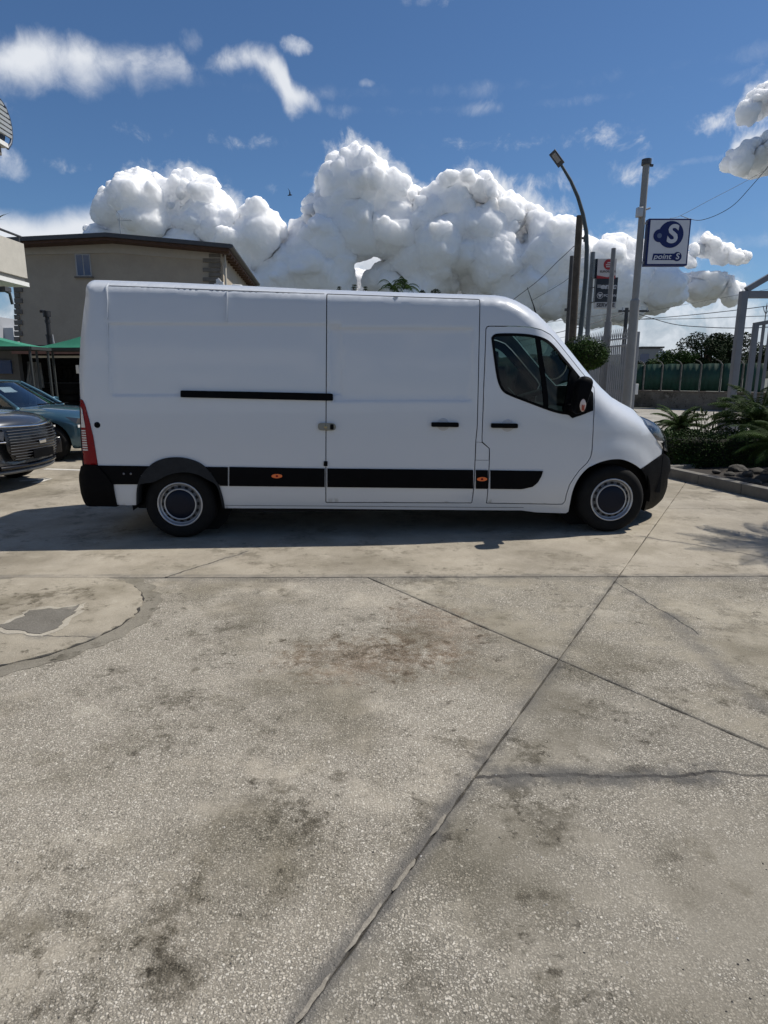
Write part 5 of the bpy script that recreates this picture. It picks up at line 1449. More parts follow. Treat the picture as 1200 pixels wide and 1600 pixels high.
# grey SUV in front
GST = [(0.0, .66, .36, .78, .86, .16), (-.05, .76, .30, .88, .97, .20), (-.18, .86, .26, .95, 1.03, .20), (-.45, .92, .24, .99, 1.08, .14), (-.95, .935, .24, 1.02, 1.12, .10), (-1.35, .94, .24, 1.04, 1.15, .06), (-1.46, .94, .24, 1.05, 1.12, .0),
       (-2.5, .94, .24, 1.06, 1.09, 0), (-3.7, .93, .24, 1.08, 1.10, 0), (-4.25, .90, .26, 1.06, 1.08, -.05), (-4.5, .80, .36, .96, .98, -.08)]
gx = W(80, 700, 8.75)
GH = R(-47)
grey, gi = car('grey_car', 'dark grey SUV with wide slatted grille at the left edge', (-4.95, 9.0, 0), R(-2), GREY,
               dict(st=GST, wheels=(-.92, -3.62), wr=.37, hw=.94, gh=(-1.15, -1.95, -3.6, -4.3, 1.12, 1.68, .82, .62), mir=GREY))
def noseg(y, z):                                                       # nose surface of the SUV at lateral y, height z
    k = interp([(.24, -.10), (.36, -.02), (.50, 0.03), (.70, 0.035), (.86, 0.0), (.95, -.06)], z)
    return Vector((k - .19 * (abs(y) / .72) ** 2.2, y, z))
SLM2 = mat('grille_slat_metal', (0.06, 0.063, 0.07), 0.4, metal=0.4)
mb = MB(); zs_ = [.44, .60, .76, .87]; vs = []
for z in zs_:
    for i in range(13):
        y = (-.60 + 1.2 * i / 12) * (1.0 if z > .5 else .86); vs.append(noseg(y, z) + Vector((0.006, 0, 0)))
mb.add(vs, [(j * 13 + i, j * 13 + i + 1, (j + 1) * 13 + i + 1, (j + 1) * 13 + i) for j in range(3) for i in range(12)], True); mb.build('grille', BLKG, grey)
for k in range(11):
    z = .455 + k * .0385; w = .56 if z > .5 else .50
    mb = MB(); mb.tube([noseg(-w + 2 * w * i / 12, z) + Vector((0.014, 0, 0)) for i in range(13)], 0.0065, 5); mb.build('grille_slat', SLM2, grey)
mb = MB(); mb.tube([noseg(-.64 + 1.28 * i / 14, .885 + .02 * abs(1 - i / 7)) + Vector((0.012, 0, 0)) for i in range(15)], 0.014, 6); mb.build('grille_brow', CHROME, grey)
mb = MB(); mb.box(noseg(0, .66) + Vector((0.024, 0, 0)), (.012, .16, .05), bev=.004); mb.build('badge', CHROME, grey)
mb = MB(); mb.box(noseg(0, .50) + Vector((0.026, 0, 0)), (.012, .50, .12), bev=.004); mb.build('plate_holder', BLK, grey)
for s in (-1, 1):
    mb = MB(); mb.add([noseg(s * .60, .84) + Vector((.02, 0, 0)), Vector((-.30, s * .875, .88)), Vector((-.46, s * .93, .90)), Vector((-.34, s * .905, .76)), noseg(s * .64, .72) + Vector((.02, 0, 0))], [(0, 1, 2, 3, 4)]); mb.build('headlamp', mat('headlamp_dark', (0.05, 0.055, 0.065), 0.15, coat=1), grey)
    for q in range(3):
        mb = MB(); mb.box((-.20 - q * .075, s * (.765 + q * .05), .81 + .012 * q), (.02, .06, .03), bev=.006, rz=-s * .7); mb.build('lamp_unit', WHL, grey)
    mb = MB(); mb.tube([noseg(s * .62, .70) + Vector((.02, 0, 0)), Vector((-.27, s * .885, .70)), Vector((-.36, s * .925, .72))], 0.012, 6); mb.build('lamp_brow', CHROME, grey)
    mb = MB(); mb.box((-.20, s * .80, .52), (.05, .14, .24), bev=.02, rz=-s * 0.7); mb.build('air_duct', BLKG, grey)
mb = MB(); mb.tube([noseg(-.70 + 1.4 * i / 12, .285) + Vector((0.02, 0, 0)) for i in range(13)], 0.030, 8); mb.build('lower_lip', mat('lip_grey', (0.12, 0.125, 0.13), 0.5, metal=0.4), grey)
mb = MB(); mb.tube([noseg(-.66 + 1.32 * i / 12, .35) + Vector((0.012, 0, 0)) for i in range(13)], 0.026, 8); mb.build('lower_intake', BLKG, grey)
# ------------------------------------------------------------------ right: planter, palms, gate, poles, signs, fence, trees
GALV = mat('galvanised', (0.42, 0.43, 0.44), 0.45, metal=0.6)
GPOST = mat('gate_paint_grey', (0.165, 0.172, 0.186), 0.55, vary=0.12, vscale=3)
LEAFD = mat('leaf_dark', (0.016, 0.032, 0.010), 0.7, spec=0.12, vary=0.5, vscale=5)
LEAFM = mat('leaf_mid', (0.034, 0.068, 0.015), 0.7, spec=0.12, vary=0.5, vscale=3)
BARK = mat('bark', (0.10, 0.075, 0.05), 0.9, vary=0.4, vscale=9, bump=0.5, bscale=60)
SOIL = mat('planter_soil', (0.022, 0.017, 0.013), 0.95, vary=0.4, vscale=7, bump=0.6, bscale=50)
KERB = mat('kerb_stone', (0.15, 0.14, 0.12), 0.9, vary=0.25, vscale=5, bump=0.3, bscale=90)
# planter with kerb stones
k0, k1 = G(1043, 746), G(1200, 783)
kd = (k1 - k0).normalized(); K0 = k0 - kd * 0.15; K1 = k0 + kd * 6.2
kn = Vector((-kd.y, kd.x, 0));
if kn.x < 0: kn = -kn
pl_ = thing('planter_bed', 'kerbed planting bed beside the van nose', 'planter', K0)
LK = 0.82
n = int((K1 - K0).length / LK)
for i in range(n):
    a = kd * (i * LK + 0.005); b = kd * ((i + 1) * LK - 0.005); mb = MB()
    mb.box((a + b) / 2 + kn * 0.075 + Vector((0, 0, 0.065)), ((b - a).length, 0.15, 0.17), rz=math.atan2(kd.y, kd.x), bev=0.012); mb.build('kerb_stone', KERB, pl_)
bk = K0 + kn * 4.6 + Vector((0, 0.9, 0))
e2_ = K0 - kd * 0.0; cr = (Vector((9.5, 13.0, 0)) - K0).normalized()
for i in range(6):                                                     # the back run of the kerb
    a = cr * (0.16 + i * LK); b = a + cr * (LK - 0.01); mb = MB()
    mb.box((a + b) / 2 + Vector((0, 0, 0.065)), ((b - a).length, 0.15, 0.17), rz=math.atan2(cr.y, cr.x), bev=0.012); mb.build('kerb_stone', KERB, pl_)
mb = MB(); P0 = [kn * 0.14 + kd * 0.1, cr * 5.2, cr * 5.2 + kd * 5.6, kn * 0.14 + kd * 6.1]
N = 14; vs = []
for j in range(N + 1):
    for i in range(N + 1):
        p = P0[0].lerp(P0[1], i / N).lerp(P0[3].lerp(P0[2], i / N), j / N); vs.append(Vector((p.x, p.y, 0.10 + 0.05 * mnoise.noise(Vector((p.x * 2, p.y * 2, 0))))))
mb.add(vs, [(j * (N + 1) + i, j * (N + 1) + i + 1, (j + 1) * (N + 1) + i + 1, (j + 1) * (N + 1) + i) for j in range(N) for i in range(N)], True); mb.build('soil', SOIL, pl_)
# rocks in the bed
rr_ = random.Random(3)
RK = mat('rock', (0.05, 0.045, 0.038), 0.9, vary=0.35, vscale=6, bump=0.5, bscale=40)
for i, (px, py, s) in enumerate(((1152, 734, 0.20), (1168, 742, 0.12), (1182, 738, 0.16), (1196, 750, 0.18), (1180, 755, 0.11), (1140, 742, 0.10), (1120, 738, 0.09), (1208, 742, 0.22))):
    p = G(px, py, 0.12); bm = bmesh.new(); bmesh.ops.create_icosphere(bm, subdivisions=3, radius=s * 0.72)
    for v in bm.verts:
        k = 1 + 0.35 * mnoise.noise(v.co * (3.2 / s * 0.3) + Vector((i * 5, 0, 0))) + 0.12 * mnoise.noise(v.co * 2.5 / s + Vector((0, i, 0))); v.co *= k; v.co.z *= 0.62
    me = bpy.data.meshes.new('rock'); bm.to_mesh(me); bm.free(); o = link('rock', me, RK); o.location = p
    tag(o, ('large pale rock nearest the middle of the planting bed', 'small rock between the two larger ones', 'medium rock under the right palm', 'rounded rock close to the kerb at the right edge', 'smallest rock by the kerb',
            'low rock at the foot of the hedge', 'tiny rock left of the others by the hedge', 'big rock half out of the picture on the right')[i], 'rock', 'rocks in the planting bed')
# leaf helper
def leaves(mb, c, rad, n, size, rg, shell=0.55, zmin=None):
    for i in range(n):
        while True:
            d = Vector((rg.uniform(-1, 1), rg.uniform(-1, 1), rg.uniform(-1, 1)))
            if d.length <= 1: break
        q = d.length; d = d * ((shell + (1 - shell) * rg.random() ** 0.6) / max(q, 1e-3)) if rg.random() < 0.8 else d
        p = Vector(c) + Vector((d.x * rad[0], d.y * rad[1], d.z * rad[2]))
        if zmin is not None and p.z < zmin: continue
        a = Vector((rg.uniform(-1, 1), rg.uniform(-1, 1), rg.uniform(-0.6, 0.6))).normalized(); b = a.cross(Vector((rg.uniform(-1, 1), rg.uniform(-1, 1), rg.uniform(-1, 1)))).normalized()
        s = size * rg.uniform(0.6, 1.3)
        mb.add([p - a * s, p - b * s * 0.42, p + a * s, p + b * s * 0.42], [(0, 1, 2, 3)])
# clipped hedge
hx0, hx1, hy0, hy1, hz = 4.74, 6.5, 10.25, 11.35, 0.60
hd = thing('clipped_hedge', 'low dark green clipped hedge right in front of the van nose', 'hedge', ((hx0 + hx1) / 2, (hy0 + hy1) / 2, 0.08))
mb = MB(); rg = random.Random(21); ho = Vector(hd.location)
for i in range(9000):
    f = rg.random(); p = Vector((rg.uniform(hx0, hx1), rg.uniform(hy0, hy1), rg.uniform(0.1, hz)))
    if f < 0.35: p.z = hz + rg.gauss(0, 0.025)
    elif f < 0.75: p.y = hy0 + rg.gauss(0, 0.03)
    elif f < 0.9: p.x = hx0 + rg.gauss(0, 0.03)
    p += Vector((mnoise.noise(p * 2.5), mnoise.noise(p * 2.5 + Vector((9, 0, 0))), mnoise.noise(p * 2.5 + Vector((0, 9, 0))))) * 0.07
    a = Vector((rg.uniform(-1, 1), rg.uniform(-1, 1), rg.uniform(-1, 1))).normalized(); b = a.cross(Vector((rg.uniform(-1, 1), rg.uniform(-1, 1), rg.uniform(-1, 1)))).normalized(); s = rg.uniform(0.012, 0.028)
    mb.add([p - ho - a * s, p - ho - b * s * .5, p - ho + a * s, p - ho + b * s * .5], [(0, 1, 2, 3)])
mb.build('foliage', mat('hedge_leaf', (0.024, 0.048, 0.010), 0.7, spec=0.12, vary=0.5, vscale=4), hd, fix=False)
mb = MB(); mb.box(Vector(((hx0 + hx1) / 2, (hy0 + hy1) / 2, 0.32)) - ho, (hx1 - hx0 - 0.12, hy1 - hy0 - 0.12, 0.44), bev=0.08); mb.build('twigs', mat('hedge_twigs', (0.012, 0.014, 0.007), 0.95), hd)  # dark solid core: shade inside the hedge put into its colour
# sago palms
def sago(label, base, zc, L, nf, seed, tr=0.11, nl=34, tilt0=0.05):
    o = thing('sago_palm', label, 'palm', base, group='sago palms in the planting bed')
    rg = random.Random(seed)
    mb = MB(); H = max(0.12, zc - base[2]); k = 8
    mb.tube([(0, 0, H * i / k) for i in range(k + 1)], [tr * (1 + 0.16 * (i % 2)) for i in range(k + 1)], 10); mb.build('trunk', BARK, o)
    for f in range(nf):
        a = 2.399 * f + rg.uniform(-.2, .2); e0 = 1.35 - 1.25 * (f / nf) ** 0.9 + rg.uniform(-.1, .1) + tilt0; l = L * rg.uniform(0.8, 1.08)
        mb = MB(); pts = []; p = Vector((0, 0, H)); e = e0; n = 9
        for i in range(n + 1):
            pts.append(p.copy()); p = p + Vector((math.cos(a) * math.cos(e), math.sin(a) * math.cos(e), math.sin(e))) * (l / n); e -= 0.105 + 0.02 * i * 0.6
        mb.tube(pts, [0.010 * (1 - 0.8 * i / n) for i in range(n + 1)], 4, caps=False)
        side = Vector((-math.sin(a), math.cos(a), 0))
        for j in range(3, nl):
            s = j / nl; x = s * n; i = min(n - 1, int(x)); q = pts[i].lerp(pts[i + 1], x - i); d = (pts[i + 1] - pts[i]).normalized(); up = side.cross(d).normalized()
            ll = L * 0.20 * math.sin(math.pi * min(1, 0.18 + s * 0.80)) ** 0.8 * rg.uniform(.85, 1.1)
            for sg in (-1, 1):
                dr = (side * sg * 0.80 + d * 0.62 + up * 0.34).normalized(); wd_ = d * 0.0075
                tip = q + dr * ll + Vector((0, 0, -0.03 * ll / 0.2))
                mb.add([q - wd_, q + wd_, q + dr * ll * .6 + wd_ * .8, tip, q + dr * ll * .6 - wd_ * .8], [(0, 1, 2, 3, 4)])
        mb.build('frond', mat('palm_leaf', (0.036, 0.068, 0.014), 0.7, spec=0.12, vary=0.45, vscale=6), o, fix=False)
    return o
def at_soil(px, py, Y): p = W(px, py, Y); return Vector((p.x, Y, 0.06)), p.z
b, z = at_soil(1062, 672, 12.3); sago('small sago palm between the van nose and the road', b, z + 0.05, 0.66, 26, 2)
b, z = at_soil(1186, 668, 10.9); sago('broad sago palm in front of the gate post', b, z + 0.06, 1.12, 40, 5)
b, z = at_soil(1226, 704, 8.9); sago('low sago palm at the right edge over the kerb', b, z + 0.05, 0.82, 28, 9)
sago('taller sago palm just past the right edge casting frond shadows', Vector((5.22, 6.2, 0.06)), 1.85, 1.2, 26, 13, tr=0.13)
b, z = at_soil(1108, 676, 11.9)
yu = thing('yucca_clump', 'thin leafy stems between the two sago palms', 'plant', b); mb = MB(); rg = random.Random(8)
for i in range(16):
    a = rg.uniform(0, 6.28); d = Vector((math.cos(a) * .35, math.sin(a) * .2, 1)) * rg.uniform(.35, .62); c = Vector((rg.uniform(-.18, .22), rg.uniform(-.1, .1), .2))
    mb.tube([c, c + d * .5 + Vector((.02, 0, 0)), c + d], [.010, .008, .004], 5, caps=False); blades(mb, c + d, 7, .16, .1, .012, i)
mb.build('stems', mat('yucca_leaf', (0.06, 0.085, 0.03), 0.7, spec=0.12, vary=0.4, vscale=8), yu, fix=False)

# gate portal at the right edge
PY = 15.0
tpw = W(1162.5, 455, PY); gx_ = tpw.x
gp_ = thing('gate_portal', 'grey steel gate portal with braced lintel at the right edge', 'gate', (gx_, PY, 0))
pw_ = 0.15
mb = MB(); mb.box((0, 0, tpw.z / 2), (pw_, pw_, tpw.z), bev=0.012); mb.build('post', GPOST, gp_)
mb = MB(); mb.box((pw_ / 2 + 2.2, 0, tpw.z - 0.075), (4.4, 0.15, 0.15)); mb.build('lintel', GPOST, gp_)
mb = MB(); mb.bar((0.05, 0, tpw.z + 0.03), (2.1, 0, tpw.z + 1.25), 0.12, 0.12); mb.build('brace', GPOST, gp_)
mb = MB(); mb.box((4.5, 0, tpw.z / 2), (pw_, pw_, tpw.z), bev=0.012); mb.build('post', GPOST, gp_)
mb = MB(); mb.box((0, -0.02, 0.25), (0.34, 0.34, 0.5), bev=0.01); mb.build('footing', mat('footing_concrete', (0.33, 0.32, 0.30), 0.9, vary=0.15), gp_)
LY = 15.45
lz = W(1180, 504, LY).z; lx0 = W(1166, 600, LY).x
gl_ = thing('barred_gate', 'grey barred gate with spear tops inside the portal', 'gate', (lx0, LY, 0))
mb = MB(); mb.box((0.06, 0, lz / 2), (0.13, 0.07, lz - 0.1), bev=0.01); mb.build('stile', GPOST, gl_)
mb = MB(); pts = [Vector((0, 0, lz - 0.05)), Vector((0.4, 0, lz + 0.02)), Vector((1.2, 0, lz + 0.13)), Vector((2.6, 0, lz + 0.18))]
for p, q in zip(pts, pts[1:]): mb.bar(p, q, 0.06, 0.09)
mb.build('top_rail', GPOST, gl_)
mb = MB(); mb.bar((0, 0, 0.35), (2.6, 0, 0.35), 0.06, 0.09); mb.build('bottom_rail', GPOST, gl_)
for i in range(13):
    x = 0.26 + i * 0.155; h = interp([(0, lz), (0.4, lz + 0.02), (1.2, lz + .13), (2.6, lz + .18)], x)
    mb = MB(); mb.box((x, 0.02, (h + 0.25) / 2), (0.062, 0.035, h - 0.25)); mb.build('bar', GPOST, gl_)
    mb = MB(); mb.tube([(x, 0, h), (x, 0, h + 0.34)], 0.012, 6); mb.tube([(x, 0, h + 0.30), (x, 0, h + 0.44)], [0.02, 0.002], 6)
    for s in (-1, 1): mb.tube([(x, 0, h + 0.18), (x + s * 0.05, 0, h + 0.26), (x + s * 0.075, 0, h + 0.34)], 0.009, 5)
    mb.build('spear', GPOST, gl_)
mb = MB(); mb.box((0.62, 0.06, lz + 0.12), (0.22, 0.10, 0.12)); mb.build('lock_box', BLK, gl_)
# boundary fence of bars running away from the sign pole
F0, F1 = Vector((7.93, 20.4, 0)), Vector((7.46, 25.2, 0))
bf = thing('bar_fence', 'pale grey bar fence with curved spear tops behind the van bonnet', 'fence', F0)
fd = (F1 - F0); FL = fd.length; fd.normalize()
FPM = mat('fence_paint_pale', (0.27, 0.275, 0.285), 0.55, vary=0.12, vscale=3)
zT = 2.52
for z in (0.35, zT, zT + 0.22):
    mb = MB(); mb.bar(Vector((0, 0, z)), fd * FL + Vector((0, 0, z)), 0.05, 0.05); mb.build('rail', FPM, bf)
mb = MB(); mb.box((0, 0, zT / 2), (0.045, 0.03, zT)); bar_me = mb.mesh('bar')
sm_ = MB(); sm_.tube([(0, 0, 0), (0, 0, 0.32), (0, -0.03, 0.45), (0, -0.10, 0.54)], [0.014, 0.013, 0.011, 0.003], 6)
for s in (-1, 1): sm_.tube([(0, 0, 0.2), (s * 0.0, s * 0.05, 0.30), (0, s * 0.07, 0.40)], [0.010, 0.009, 0.003], 5)
sp_me = sm_.mesh('spear')
i = 0; s_ = 0.1
while s_ < FL:
    p = fd * s_; o = link('bar', bar_me, FPM, bf); o.location = p
    o = link('spear', sp_me, FPM, bf); o.location = p + Vector((0, 0, zT + 0.02)); s_ += 0.145
for s_ in (0.0, FL * 0.5, FL):
    mb = MB(); mb.box(fd * s_ + Vector((0, 0, 1.45)), (0.14, 0.14, 2.9), bev=0.01); mb.build('post', FPM, bf)
# sign pole with the square sign
def pole(name, label, px, pytop, Y, r0, r1, m, cat='pole', extra=None):
    p = W(px, pytop, Y); o = thing(name, label, cat, (p.x, Y, 0)); mb = MB(); H = p.z
    mb.tube([(0, 0, 0), (0, 0, H * .5), (0, 0, H)], [r0, (r0 + r1) / 2, r1], 14); mb.build('shaft', m, o); return o, H
SPY = 20.0
so_, SH = pole('sign_pole', 'tall pale steel pole carrying the square blue and white sign', 1010, 255, SPY, 0.11, 0.095, mat('pole_pale', (0.23, 0.232, 0.228), 0.6, metal=0.0, vary=0.12, vscale=2))
mb = MB(); z6 = W(990, 470, SPY).z; mb.tube([(0, 0, 0), (0, 0, z6)], 0.14, 14); mb.tube([(0, 0, z6), (0, 0, z6 + 0.06)], [0.14, 0.10], 14); mb.build('sleeve', MATS['pole_pale'], so_)
mb = MB(); mb.tube([(0, 0, SH - 0.05), (0, 0, SH + 0.10)], 0.14, 12); mb.box((0.16, 0, SH - 0.06), (0.08, 0.06, 0.06)); mb.build('cap', FASC, so_)
zc = W(1000, 333, SPY).z; mb = MB(); mb.box((-0.12, -0.08, zc), (0.16, 0.16, 0.26), bev=0.01); mb.tube([(0.1, 0, zc + 0.1), (0.22, 0, zc + 0.14)], 0.03, 6); mb.build('junction_box', GALV, so_)
sx_ = so_.location.x
cT, cB = W(1042, 343, SPY), W(1037, 416, SPY); sw = (W(1074, 380, SPY).x - W(1009, 380, SPY).x)
sg = thing('square_sign', 'square white sign with navy round emblem high on the tall pole', 'sign', (0, 0, 0)); scn = (cT + cB) / 2
SGH = cT.z - cB.z; sgx = sx_ + 0.17 + sw / 2
sg.location = (sgx, SPY, 0); NAVY = mat('sign_navy', (0.006, 0.016, 0.10), 0.5, spec=0.3)
SGW = mat('sign_white', (0.55, 0.56, 0.60), 0.4, vary=0.04)
dp = 0.26
mb = MB(); mb.box((0, 0, scn.z), (sw, dp, SGH), bev=0.008); mb.build('case', NAVY, sg)
mb = MB(); mb.box((0, -dp / 2 - 0.004, scn.z), (sw - 0.09, 0.012, SGH - 0.09)); mb.build('face', SGW, sg)
for dz in (SGH * .42, -SGH * .42):
    mb = MB(); mb.bar((-sw / 2 - 0.17, 0, scn.z + dz), (-sw / 2, 0, scn.z + dz), 0.05); mb.build('bracket', GALV, sg)
fy = -dp / 2 - 0.012
def flat(poly, m, name, y, par, th=0.004):
    mb = MB(); mb.prism([Vector((x, y, z)) for x, z in poly], (0, -th, 0)); return mb.build(name, m, par)
def circ(cx, cz, r, n=36): return [(cx + math.cos(2 * math.pi * i / n) * r, cz + math.sin(2 * math.pi * i / n) * r) for i in range(n)]
u_ = sw; zc = scn.z
flat(circ(0.04 * u_, zc + 0.16 * SGH, 0.30 * u_), NAVY, 'emblem_disc', fy, sg)
flat(circ(-0.23 * u_, zc + 0.135 * SGH, 0.145 * u_), NAVY, 'emblem_disc', fy - 0.001, sg)
flat(circ(-0.23 * u_, zc + 0.135 * SGH, 0.055 * u_), mat('sign_slate', (0.10, 0.13, 0.22), 0.5), 'emblem_dot', fy - 0.006, sg)
def letter(body, size, x, z, y, m, par, shear=0.0, bold=0.0, rz=0, name='lettering', wide=1.0):
    me = text_mesh(body, size, shear, bold); o = link(name, me, m, par); o.rotation_euler = (math.pi / 2, 0, 0); o.location = (x, y, z); o.scale = (wide, 1, 1); return o
letter('S', 0.56 * u_, 0.07 * u_, zc + 0.155 * SGH, fy - 0.008, SGW, sg, 0.10, 0.018 * u_)
flat([(-0.36 * u_, zc - 0.385 * SGH), (0.22 * u_, zc - 0.385 * SGH), (0.22 * u_, zc - 0.245 * SGH), (-0.34 * u_, zc - 0.245 * SGH)], NAVY, 'name_plate', fy, sg)
flat(circ(0.24 * u_, zc - 0.31 * SGH, 0.105 * u_), NAVY, 'name_plate', fy - 0.001, sg)
letter('point', 0.165 * u_, -0.12 * u_, zc - 0.312 * SGH, fy - 0.008, SGW, sg, 0.2, 0.002 * u_, wide=1.2)
letter('S', 0.19 * u_, 0.245 * u_, zc - 0.31 * SGH, fy - 0.008, SGW, sg, 0.1, 0.004 * u_)
# service sign between two poles
P1, H1 = pole('sign_post', 'grey post left of the dark service sign', 926.5, 394, 24.6, 0.095, 0.085, mat('post_bluegrey', (0.12, 0.14, 0.155), 0.6, metal=0.0, vary=0.15))
P2, H2 = pole('sign_post', 'grey post standing in front of the dark service sign', 959, 388, 22.4, 0.10, 0.075, mat('post_grey', (0.19, 0.195, 0.20), 0.6, metal=0.0, vary=0.15))
mb = MB(); z6 = W(950, 503, 22.4).z; mb.tube([(0, 0, 0), (0, 0, z6)], 0.125, 14); mb.build('sleeve', MATS['post_grey'], P2)
TY = 24.0
def sbox(x0, y0, x1, y1): a, b = W(x0, y0, TY), W(x1, y1, TY); return (a.x + b.x) / 2, (a.z + b.z) / 2, b.x - a.x, a.z - b.z
sv = thing('service_sign', 'tall stacked dark sign with red and white top panel and service strip', 'sign', (0, TY, 0))
cx, cz, w, h = sbox(933, 405, 960, 435); svx = cx; sv.location.x = svx
mb = MB(); mb.box((0, 0, cz), (w, 0.20, h)); mb.build('top_panel', mat('sign_pale', (0.50, 0.47, 0.46), 0.5), sv)
mb = MB(); mb.box((-w / 2 - 0.045, 0.02, cz), (0.085, 0.24, h * 1.0)); mb.build('side_frame', BLKG, sv)
RED = mat('sign_red', (0.32, 0.018, 0.022), 0.5)
flat(circ(0.06, cz + h * .20, w * .27), RED, 'emblem_disc', -0.102, sv)
flat([(-0.01, cz + h * .26), (0.15, cz + h * .26), (0.15, cz + h * .32), (0.03, cz + h * .32)], MATS['sign_pale'], 'emblem_bar', -0.107, sv)
flat([(-0.04, cz + h * .16), (0.14, cz + h * .16), (0.14, cz + h * .21), (-0.04, cz + h * .21)], MATS['sign_pale'], 'emblem_bar', -0.107, sv)
flat([(-0.03, cz + h * .06), (0.11, cz + h * .06), (0.11, cz + h * .11), (-0.03, cz + h * .11)], MATS['sign_pale'], 'emblem_bar', -0.107, sv)
letter('EUROREPAR', 0.105, 0.05, cz - h * .17, -0.107, mat('sign_ink', (0.03, 0.03, 0.035), 0.6), sv, 0, 0.002)
cx2, cz2, w2, h2 = sbox(931, 434, 961, 472)
flat([(-w / 2, cz - h / 2 - .02), (w / 2, cz - h / 2 - .02), (w / 2, cz - h * .36), (0.04, cz - h * .46), (-w / 2, cz - h * .36)], RED, 'red_chevron', -0.103, sv)
mb = MB(); dx2 = cx2 - svx; mb.box((dx2, 0, cz2), (w2 + 0.02, 0.20, h2)); mb.build('dark_panel', mat('sign_dark', (0.008, 0.012, 0.020), 0.35), sv)
GW = mat('sign_grey_ink', (0.42, 0.43, 0.45), 0.5)
letter('emc', 0.25, dx2 + 0.06, cz2 + h2 * .13, -0.104, GW, sv, 0.12, 0.012, wide=1.35)
for k in range(3): flat([(dx2 - .34, cz2 + h2 * (.08 + .045 * k)), (dx2 - .20, cz2 + h2 * (.08 + .045 * k)), (dx2 - .20, cz2 + h2 * (.105 + .045 * k)), (dx2 - .34, cz2 + h2 * (.105 + .045 * k))], GW, 'emblem_bar', -0.104, sv)
ring_o = circ(dx2 - .22, cz2 - h2 * .24, .105, 24); mb = MB(); mb.tube([Vector((x, -0.108, z)) for x, z in ring_o] + [Vector((ring_o[0][0], -0.108, ring_o[0][1]))], 0.012, 5, caps=False); mb.build('emblem_ring', GW, sv)
flat([(dx2 - .22, cz2 - h2 * .24 - .09), (dx2 - .13, cz2 - h2 * .24 + .05), (dx2 - .31, cz2 - h2 * .24 + .05)], GW, 'emblem_mark', -0.104, sv)
letter('FOTON', 0.12, dx2 + 0.15, cz2 - h2 * .25, -0.104, GW, sv, 0, 0.004, wide=1.1)
cx3, cz3, w3, h3 = sbox(929.5, 472.5, 960, 482); dx3 = cx3 - svx
mb = MB(); mb.box((dx3, 0, cz3), (w3 + 0.02, 0.20, h3)); mb.build('service_strip', mat('strip_grey', (0.40, 0.41, 0.42), 0.5), sv)
letter('SERVICE', 0.185, dx3 + 0.0, cz3, -0.104, MATS['sign_ink'], sv, 0, 0.006, wide=0.98)
for zz in (cz + h * .35, cz - h * .4, cz2 + .1, cz3 + .12):
    mb = MB(); mb.bar((P1.location.x - svx - .12, 0.3, zz), (-w / 2, 0.02, zz), 0.03); mb.build('bracket', FASC, sv)
# street lamp, utility poles
LPY = 26.0
STL = mat('lamp_steel_teal', (0.045, 0.062, 0.070), 0.6, metal=0.0, vary=0.15)
path = [W(x, y, LPY) for x, y in ((906, 530), (911, 480), (915.5, 430), (917, 390), (916, 362), (911, 335), (903, 308), (892, 283), (876, 256))]
lx = path[0].x; lm = thing('street_lamp', 'tall street lamp with curved arm and flat lamp head', 'street lamp', (lx + 0.03, LPY, 0))
q = [Vector((0, 0, 0))] + [p - Vector((lx + 0.03, LPY, 0)) for p in path]
mb = MB(); mb.tube(q, [0.11, 0.10, 0.095, 0.09, 0.085, 0.08, 0.075, 0.07, 0.06, 0.05], 12); mb.build('pole', STL, lm)
e = q[-1]; d = (q[-1] - q[-2]).normalized(); hdv = (W(863, 238, LPY) - W(876, 256, LPY)).normalized()
nu = Vector((0.1, -0.72, -0.68)); nu = (nu - hdv * nu.dot(hdv)).normalized(); yv = (-nu).cross(hdv)
M_ = Matrix((hdv, yv, -nu)).transposed().to_4x4()
mb = MB(); mb.box(e + hdv * 0.24, (0.60, 0.28, 0.07), m=M_, bev=0.02); hd_ = mb.build('lamp_head', FASC, lm)
nz = nu
mb = MB(); mb.box(e + hdv * 0.27 + nz * 0.04, (0.36, 0.16, 0.016), m=M_); mb.build('lamp_glass', mat('lamp_glass_grey', (0.26, 0.25, 0.24), 0.3), hd_)
WD = mat('pole_wood', (0.075, 0.062, 0.048), 0.9, vary=0.4, vscale=4, bump=0.4, bscale=30)
o, H = pole('utility_pole', 'thick dark wooden utility pole beside the street lamp', 906, 337, 28.0, 0.185, 0.135, WD)
mb = MB(); zz = W(903, 372, 28.0).z; mb.tube([(0.1, 0, zz), (0.28, 0, zz)], 0.05, 6); mb.tube([(0.25, 0, zz - .15), (0.25, 0, zz + .1)], 0.04, 6); mb.build('insulator', FASC, o)
o, H = pole('utility_pole', 'thin dark pole left of the wooden pole', 893.5, 400, 27.0, 0.085, 0.075, mat('pole_dark', (0.055, 0.055, 0.055), 0.7, vary=0.3))
mb = MB(); zz = W(889, 484, 27.0).z; mb.box((-0.08, 0, zz), (0.16, 0.10, 0.10)); mb.build('clamp', FASC, o)
o, H = pole('utility_pole', 'distant dark pole with crossarm just left of the tall sign pole', 979.5, 481, 48.0, 0.16, 0.13, MATS['pole_dark'])
zz = W(985, 486, 48.0).z; mb = MB(); mb.box((0.5, 0, zz), (2.2, 0.10, 0.14)); mb.build('crossarm', MATS['pole_dark'], o)
for k in range(3):
    mb = MB(); mb.tube([(-0.3 + k * 0.9, 0, zz), (-0.3 + k * 0.9, 0, zz + 0.25)], 0.06, 6); mb.build('insulator', GALV, o)
mb = MB(); p = G(1003, 640); p = W(988.5, 610, 20.8); o = thing('meter_box', 'small pale box on a thin post beside the tall sign pole', 'box', (p.x, 20.8, 0))
